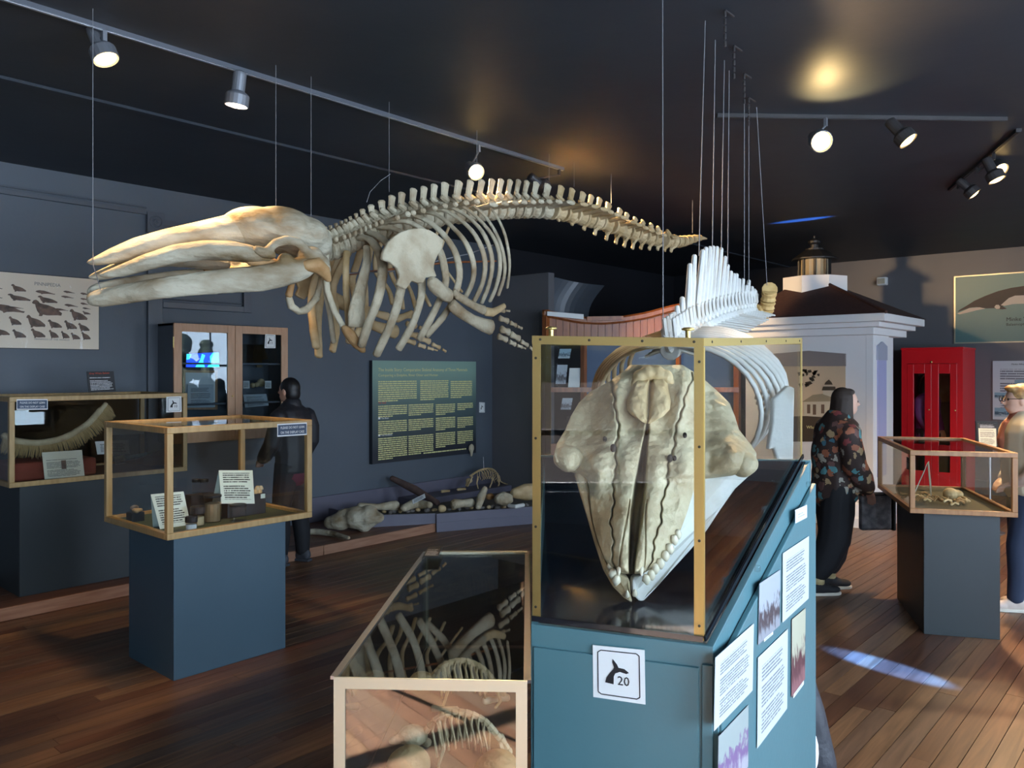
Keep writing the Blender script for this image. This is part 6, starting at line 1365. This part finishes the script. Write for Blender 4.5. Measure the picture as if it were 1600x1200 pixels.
def body(fg, root, skin, arms, feet, tilt=0, lean=.02):
    mb = MB(); torso(fg, mb, -.02, lean); hx, hz = head(fg, mb, tilt, lean)
    for s_, ft in zip((-1, 1), feet): leg(fg, mb, s_, ft, -.018); fg.ell(mb, (ft[0]+.04, s_*.088+ft[1], .045), (.08, .034, .034))
    for s_, a in zip((-1, 1), arms):
        fg.tube(mb, a, [.042, .040, .035, .031, .024][:len(a)]); d_ = Vector(a[-1])-Vector(a[-2]); hand(fg, mb, a[-1], d_, -s_)
    mb.build('body', skin, root, remesh=.0075, sm=2); eyes(fg, root, hx, hz); return hx, hz
# ---- man at the cabinet, seen from behind
fgm = Fig(Wd((458-800)/F*7.24, 7.24), (-.33, .94), 1.66); rt_ = thing('person', fgm.b, 'person in black puffer jacket and dark trousers looking into the oak wall cabinet', 'person')
arms = [[(.0, -.20, 1.38), (-.02, -.25, 1.25), (-.01, -.27, 1.12), (.06, -.26, 1.0), (.14, -.22, .94)], [(.0, .20, 1.38), (.0, .25, 1.25), (.03, .27, 1.12), (.12, .24, 1.02), (.2, .18, .98)]]
feet = [(-.02, -.03), (.05, .03)]
hx, hz = body(fgm, rt_, 'skin', arms, feet)
mb = MB(); torso(fgm, mb, .035, bot=.86)
for s_, a in zip((-1, 1), arms): fgm.tube(mb, a, [.080, .078, .074, .068, .055])
mb.build('jacket', 'jacket_black', rt_, remesh=.012, sm=3)
mb = MB(); fgm.tube(mb, [(.0, 0, 1.42), (.01, 0, 1.50)], [(.085, .10), (.075, .085)], side=fgm.f); mb.build('collar', 'jacket_black', rt_, smooth=True)
mb = MB(); fgm.tube(mb, [(0, 0, .80), (0, 0, .87)], [(.135, .185), (.135, .185)], side=fgm.f); mb.build('shirt_hem', 'maroon', rt_, smooth=True)
mb = MB()
for s_, ft in zip((-1, 1), feet): leg(fgm, mb, s_, ft, .02, wid=1.05)
fgm.ell(mb, (0, 0, .88), (.125, .17, .11)); mb.build('trousers', 'trousers_black', rt_, remesh=.012, sm=3)
mb = MB(); fgm.ell(mb, (hx-.018, 0, hz+.025), (.098, .085, .10)); fgm.ell(mb, (hx-.045, 0, hz-.03), (.07, .076, .075)); mb.build('hair', 'hair_black', rt_, remesh=.008, sm=2)
for s_, ft in zip((-1, 1), feet): shoe(fgm, rt_, s_, ft, 'shoe_grey', 'shoe_grey')
# ---- woman in patterned jacket, facing right
fgw = Fig(Wd((1303-800)/F*6.32, 6.32), Wd(.97, .10), 1.60); rt_ = thing('person', fgw.b, 'dark-haired person in brown floral jacket and black trousers beside the low oak case', 'person')
arms = [[(.02, -.19, 1.36), (.03, -.23, 1.22), (.05, -.24, 1.08), (.13, -.22, .97), (.20, -.17, .88)], [(.02, .19, 1.36), (.03, .23, 1.22), (.06, .24, 1.08), (.13, .2, .98), (.20, .14, .89)]]
feet = [(-.17, .0), (.02, .0)]
hx, hz = body(fgw, rt_, 'skin_light', arms, feet, tilt=.05, lean=.03)
mb = MB(); torso(fgw, mb, .055, .03, bot=.84); fgw.tube(mb, [(0, 0, .80), (.01, 0, .95)], [(.185, .22), (.18, .21)], side=fgw.f); fgw.ell(mb, (.0, 0, 1.15), (.18, .21, .26))
for s_, a in zip((-1, 1), arms): fgw.tube(mb, a, [.092, .095, .098, .088, .064])
mb.build('jacket', 'floral', rt_, remesh=.013, sm=3)
mb = MB(); fgw.tube(mb, [(.04, 0, 1.40), (.06, 0, 1.47)], [(.10, .10), (.075, .08)], side=fgw.f); fgw.ell(mb, (.11, 0, 1.43), (.05, .06, .05)); mb.build('scarf', 'floral', rt_, remesh=.01, sm=2)
mb = MB()
for s_, ft in zip((-1, 1), feet):
    fgw.tube(mb, [(0, s_*.085, .90), (ft[0]*.3+.03, s_*.095, .68), (ft[0]*.6+.05, s_*.10, .46), (ft[0]*.85+.02, s_*.09, .27), (ft[0]-.01, s_*.088, .17)], [.13, .14, .135, .11, .075])
fgw.ell(mb, (0, 0, .86), (.16, .19, .12)); mb.build('trousers', 'trousers_black', rt_, remesh=.013, sm=3)
mb = MB(); fgw.ell(mb, (hx-.038, 0, hz+.032), (.090, .09, .096)); fgw.ell(mb, (hx+.012, 0, hz+.085), (.055, .066, .032)); fgw.tube(mb, [(hx-.04, 0, hz+.02), (hx-.06, 0, hz-.08), (hx-.05, 0, hz-.17), (hx-.04, 0, hz-.22)], [(.085, .10), (.075, .105), (.07, .11), (.04, .10)], side=fgw.f)
for s_ in (-1, 1): fgw.tube(mb, [(hx-.02, s_*.070, hz+.06), (hx-.028, s_*.080, hz-.03), (hx-.03, s_*.083, hz-.14), (hx-.03, s_*.08, hz-.2)], [(.04, .02), (.045, .02), (.05, .02), (.03, .015)], side=fgw.f)
mb.build('hair', 'hair_dark', rt_, remesh=.008, sm=2)
for s_, ft in zip((-1, 1), feet):
    shoe(fgw, rt_, s_, ft, 'shoe_black', 'sole'); mb = MB(); fgw.tube(mb, [(ft[0]-.012, s_*.088, .10), (ft[0]-.012, s_*.088, .22)], [.05, .052]); mb.build('sock', 'sock', rt_, smooth=True)
bg = thing('shoulder_bag', fgw.p(.36, -.01, .5), 'grey mesh-sided bag with black edge held by the person in floral jacket', 'bag')
q = fgw.p(.36, -.01, .66); MB().box(q, (.26, .06, .28), fgw.f, fgw.l).build('body', 'bag_mesh', bg, bevel=.02); MB().box(q+fgw.f*.142, (.03, .07, .29), fgw.f, fgw.l).build('edge', 'black', bg, bevel=.01)
MB().box(q+ZU*.145, (.30, .065, .02), fgw.f, fgw.l).build('rim', 'black', bg)
MB().tube([q+fgw.f*-.10+ZU*.15, fgw.p(.24, -.135, .83), q+fgw.f*.10+ZU*.15], .008, 6).build('handle', 'black', bg)
# ---- person cut by the right edge, facing left
fgr = Fig(Wd((1603-800)/F*5.85, 5.85), Wd(-.95, .25), 1.625); rt_ = thing('person', fgr.b, 'person with short blond hair and glasses in cream vest and orange scarf', 'person')
arms = [[(.0, -.19, 1.37), (.0, -.24, 1.24), (.0, -.25, 1.12), (.06, -.2, 1.02), (.12, -.12, .98)], [(.0, .19, 1.37), (.0, .24, 1.24), (.0, .25, 1.12), (.06, .2, 1.02), (.12, .12, .98)]]
feet = [(-.02, .02), (.10, .0)]
hx, hz = body(fgr, rt_, 'skin_light', arms, feet)
mb = MB(); torso(fgr, mb, .045, bot=.90); 
for s_, a in zip((-1, 1), arms): fgr.tube(mb, a[:2], [.085, .075])
mb.build('vest', 'cream', rt_, remesh=.012, sm=3)
mb = MB()
for s_, a in zip((-1, 1), arms): fgr.tube(mb, a, [.07, .066, .062, .055, .042])
mb.build('sleeve', 'shoe_white', rt_, remesh=.011, sm=2)
mb = MB(); fgr.tube(mb, [(.03, 0, 1.40), (.04, 0, 1.47)], [(.10, .11), (.09, .095)], side=fgr.f); fgr.tube(mb, [(.12, .02, 1.42), (.16, .03, 1.30), (.15, .03, 1.18)], [.05, .05, .035]); mb.build('scarf', 'scarf', rt_, remesh=.009, sm=2)
mb = MB()
for s_, ft in zip((-1, 1), feet): leg(fgr, mb, s_, ft, .014, wid=1.05)
fgr.ell(mb, (0, 0, .89), (.13, .175, .11)); mb.build('jeans', 'jeans', rt_, remesh=.012, sm=3)
mb = MB(); fgr.ell(mb, (hx-.025, 0, hz+.035), (.10, .09, .095)); fgr.ell(mb, (hx-.055, 0, hz-.03), (.062, .078, .07)); fgr.ell(mb, (hx+.035, 0, hz+.088), (.062, .066, .03))
for s_ in (-1, 1): fgr.ell(mb, (hx-.03, s_*.07, hz+.01), (.05, .018, .055))
mb.build('hair', 'hair_blond', rt_, remesh=.008, sm=1)
gl_ = thing('glasses', fgr.p(hx+.1, 0, hz), 'dark rimmed glasses on the blond person by the low oak case', 'glasses')
for s_ in (-1, 1):
    c_ = fgr.p(hx+.112, s_*.036, hz+.006); mb = MB(); ring = [c_+fgr.l*math.cos(a)*.028+ZU*math.sin(a)*.019 for a in [i*math.pi/6 for i in range(13)]]; mb.tube(ring, .003, 5, cap=False); mb.build('rim', 'black', gl_)
    MB().tube([fgr.p(hx+.1, s_*.066, hz+.01), fgr.p(hx+.0, s_*.088, hz+.012)], .003, 5).build('temple', 'black', gl_)
MB().tube([fgr.p(hx+.107, -.009, hz+.008), fgr.p(hx+.107, .009, hz+.008)], .003, 5).build('bridge', 'black', gl_)
for s_, ft in zip((-1, 1), feet): shoe(fgr, rt_, s_, ft, 'shoe_white', 'sole')
# ---- figure inside the booth
fgb = Fig(Vector((12.42, 3.08, .03)), (-.35, -.93), 1.62); rt_ = thing('person', fgb.b, 'person with long dark wavy hair in purple coat inside the red booth', 'person')
arms = [[(.0, -.17, 1.37), (.0, -.20, 1.24), (.02, -.20, 1.12), (.08, -.18, 1.0), (.13, -.15, .92)], [(.0, .17, 1.37), (.0, .20, 1.24), (.02, .20, 1.12), (.08, .18, 1.0), (.13, .15, .92)]]
feet = [(0, 0), (.03, 0)]
hx, hz = body(fgb, rt_, 'skin', arms, feet)
mb = MB(); torso(fgb, mb, .03, bot=.7); fgb.tube(mb, [(0, 0, .55), (0, 0, .9)], [(.15, .19), (.14, .18)], side=fgb.f)
for s_, a in zip((-1, 1), arms): fgb.tube(mb, a, [.07, .066, .062, .055, .045])
mb.build('coat', 'purple_coat', rt_, remesh=.013, sm=3)
mb = MB(); fgb.ell(mb, (hx-.018, 0, hz+.03), (.108, .095, .10)); fgb.tube(mb, [(hx-.05, 0, hz), (hx-.06, 0, hz-.15), (hx-.06, 0, hz-.3)], [(.08, .11), (.075, .13), (.05, .12)], side=fgb.f); mb.build('hair', 'hair_dark', rt_, remesh=.009, sm=1)
mb = MB()
for s_, ft in zip((-1, 1), feet): leg(fgb, mb, s_, ft, .014)
mb.build('trousers', 'trousers_black', rt_, remesh=.012, sm=2)
for s_, ft in zip((-1, 1), feet): shoe(fgb, rt_, s_, ft, 'shoe_black', 'shoe_black')
# ================================================================ bones inside the low case
rb = random.Random(21)
def LQ(x, y_, z): return quad([lcp(k, z) for k in ('L', 'R', 'RB', 'LB')], x, y_)
lx = (lcp('R', 0)-lcp('L', 0)).normalized(); ly = (lcp('LB', 0)-lcp('L', 0)).normalized()
def small_skel(x, y_, sc_, label, m_='bone_ivory'):
    b = LQ(x, y_, .762); root = thing('mounted_skeleton', b, label, 'skeleton')
    spn = smoothp([b+lx*sc_*q[0]+ly*q[2]*sc_+ZU*sc_*q[1] for q in ((-.5, .40, 0), (-.3, .62, .02), (0, .70, .05), (.3, .60, .05), (.5, .40, .02), (.66, .2, 0))], 18)
    for i in range(18): MB().tube([spn[i], lerp(spn[i], spn[i+1], .75)], [.05*sc_, .045*sc_], 6).build('vertebra', m_, root)
    for i in range(3, 12):
        for s_ in (-1, 1):
            a = spn[i]; MB().tube([a, a+ly*s_*.16*sc_-ZU*.06*sc_, a+ly*s_*.20*sc_-ZU*.26*sc_+lx*.05*sc_, a+ly*s_*.10*sc_-ZU*.42*sc_+lx*.05*sc_], .018*sc_, 6).build('rib', m_, root, smooth=True)
    q = spn[0]-lx*.12*sc_; mb = MB(); mb.ell(q, (.2*sc_, .15*sc_, .14*sc_), lx, ly, ZU); mb.tube([q, q-lx*.3*sc_-ZU*.08*sc_], [.10*sc_, .05*sc_], 9); mb.build('skull', m_, root, remesh=.01*max(sc_, .5), sm=2)
    for i, s_ in ((4, -1), (4, 1), (15, -1), (15, 1)):
        a = spn[i]+ly*s_*.12*sc_; k_ = a+ly*s_*.06*sc_; kn = Vector((k_.x, k_.y, lerp(.76, a.z, .5)))+lx*.08*sc_; ft = Vector((k_.x, k_.y, .775))
        MB().tube([a, kn], [.035*sc_, .025*sc_], 6).build('leg_bone', m_, root); MB().tube([kn, ft], [.025*sc_, .02*sc_], 6).build('leg_bone', m_, root)
small_skel(.58, .26, .19, 'larger mounted animal skeleton with round ribs at the front of the low case')
small_skel(.50, .56, .19, 'smaller mounted animal skeleton beside the round skull in the low case', 'bone_tan')
for i, (x, y_, r) in enumerate(((.30, .17, .05), (.82, .16, .05))):
    q = LQ(x, y_, .762)+ZU*r; mb = MB(); mb.ell(q, (r*1.2, r, r)); mb.tube([q, q-ly*r*1.9-ZU*r*.3], [r*.7, r*.35], 9); tag(mb.build('animal_skull', 'bone_tan', remesh=.009, sm=2), ('round tan skull beside the smaller skeleton' if i == 0 else 'round tan skull at the plinth side')+' in the low case front', 'skull')
for i in range(4):
    a = LQ(.2+.6*rb.random(), .25+.4*rb.random(), .775); d_ = (lx*rb.uniform(-1, 1)+ly*rb.uniform(-1, 1)).normalized()*rb.uniform(.06, .1)
    tag(MB().tube([a, a+d_*.5, a+d_], [.012, .008, .012], 8).build('long_bone', 'bone_ivory', smooth=True), 'slender ivory limb bone lying loose in the low case', 'bone', 'loose bones in the low case')
# bush outside the fourth window, breaking up its bright sky
bu = thing('bush', Vector((9.1, -5.2, 0)), 'dark leafy bush growing outside the window', 'bush'); rb = random.Random(8); mb = MB()
for i in range(60): mb.ell(Vector((9.1+rb.uniform(-1.0, 1.0), -5.2+rb.uniform(-.4, .4), rb.uniform(.2, 2.5)*rb.uniform(.7, 1))), [rb.uniform(.10, .32) for _ in range(3)], n=8, m=6)
mb.tube([(9.1, -5.2, 0), (9.1, -5.2, 1.2)], .08, 8); mb.build('foliage', mat('leaf_dark', (.012, .022, .012), .8), bu)
# dark doorway panel behind the trough
struct(MB().bb((8.14, 6.2, 0), (8.9, 6.24, 1.15)).build('door_1', 'soffit_black'))
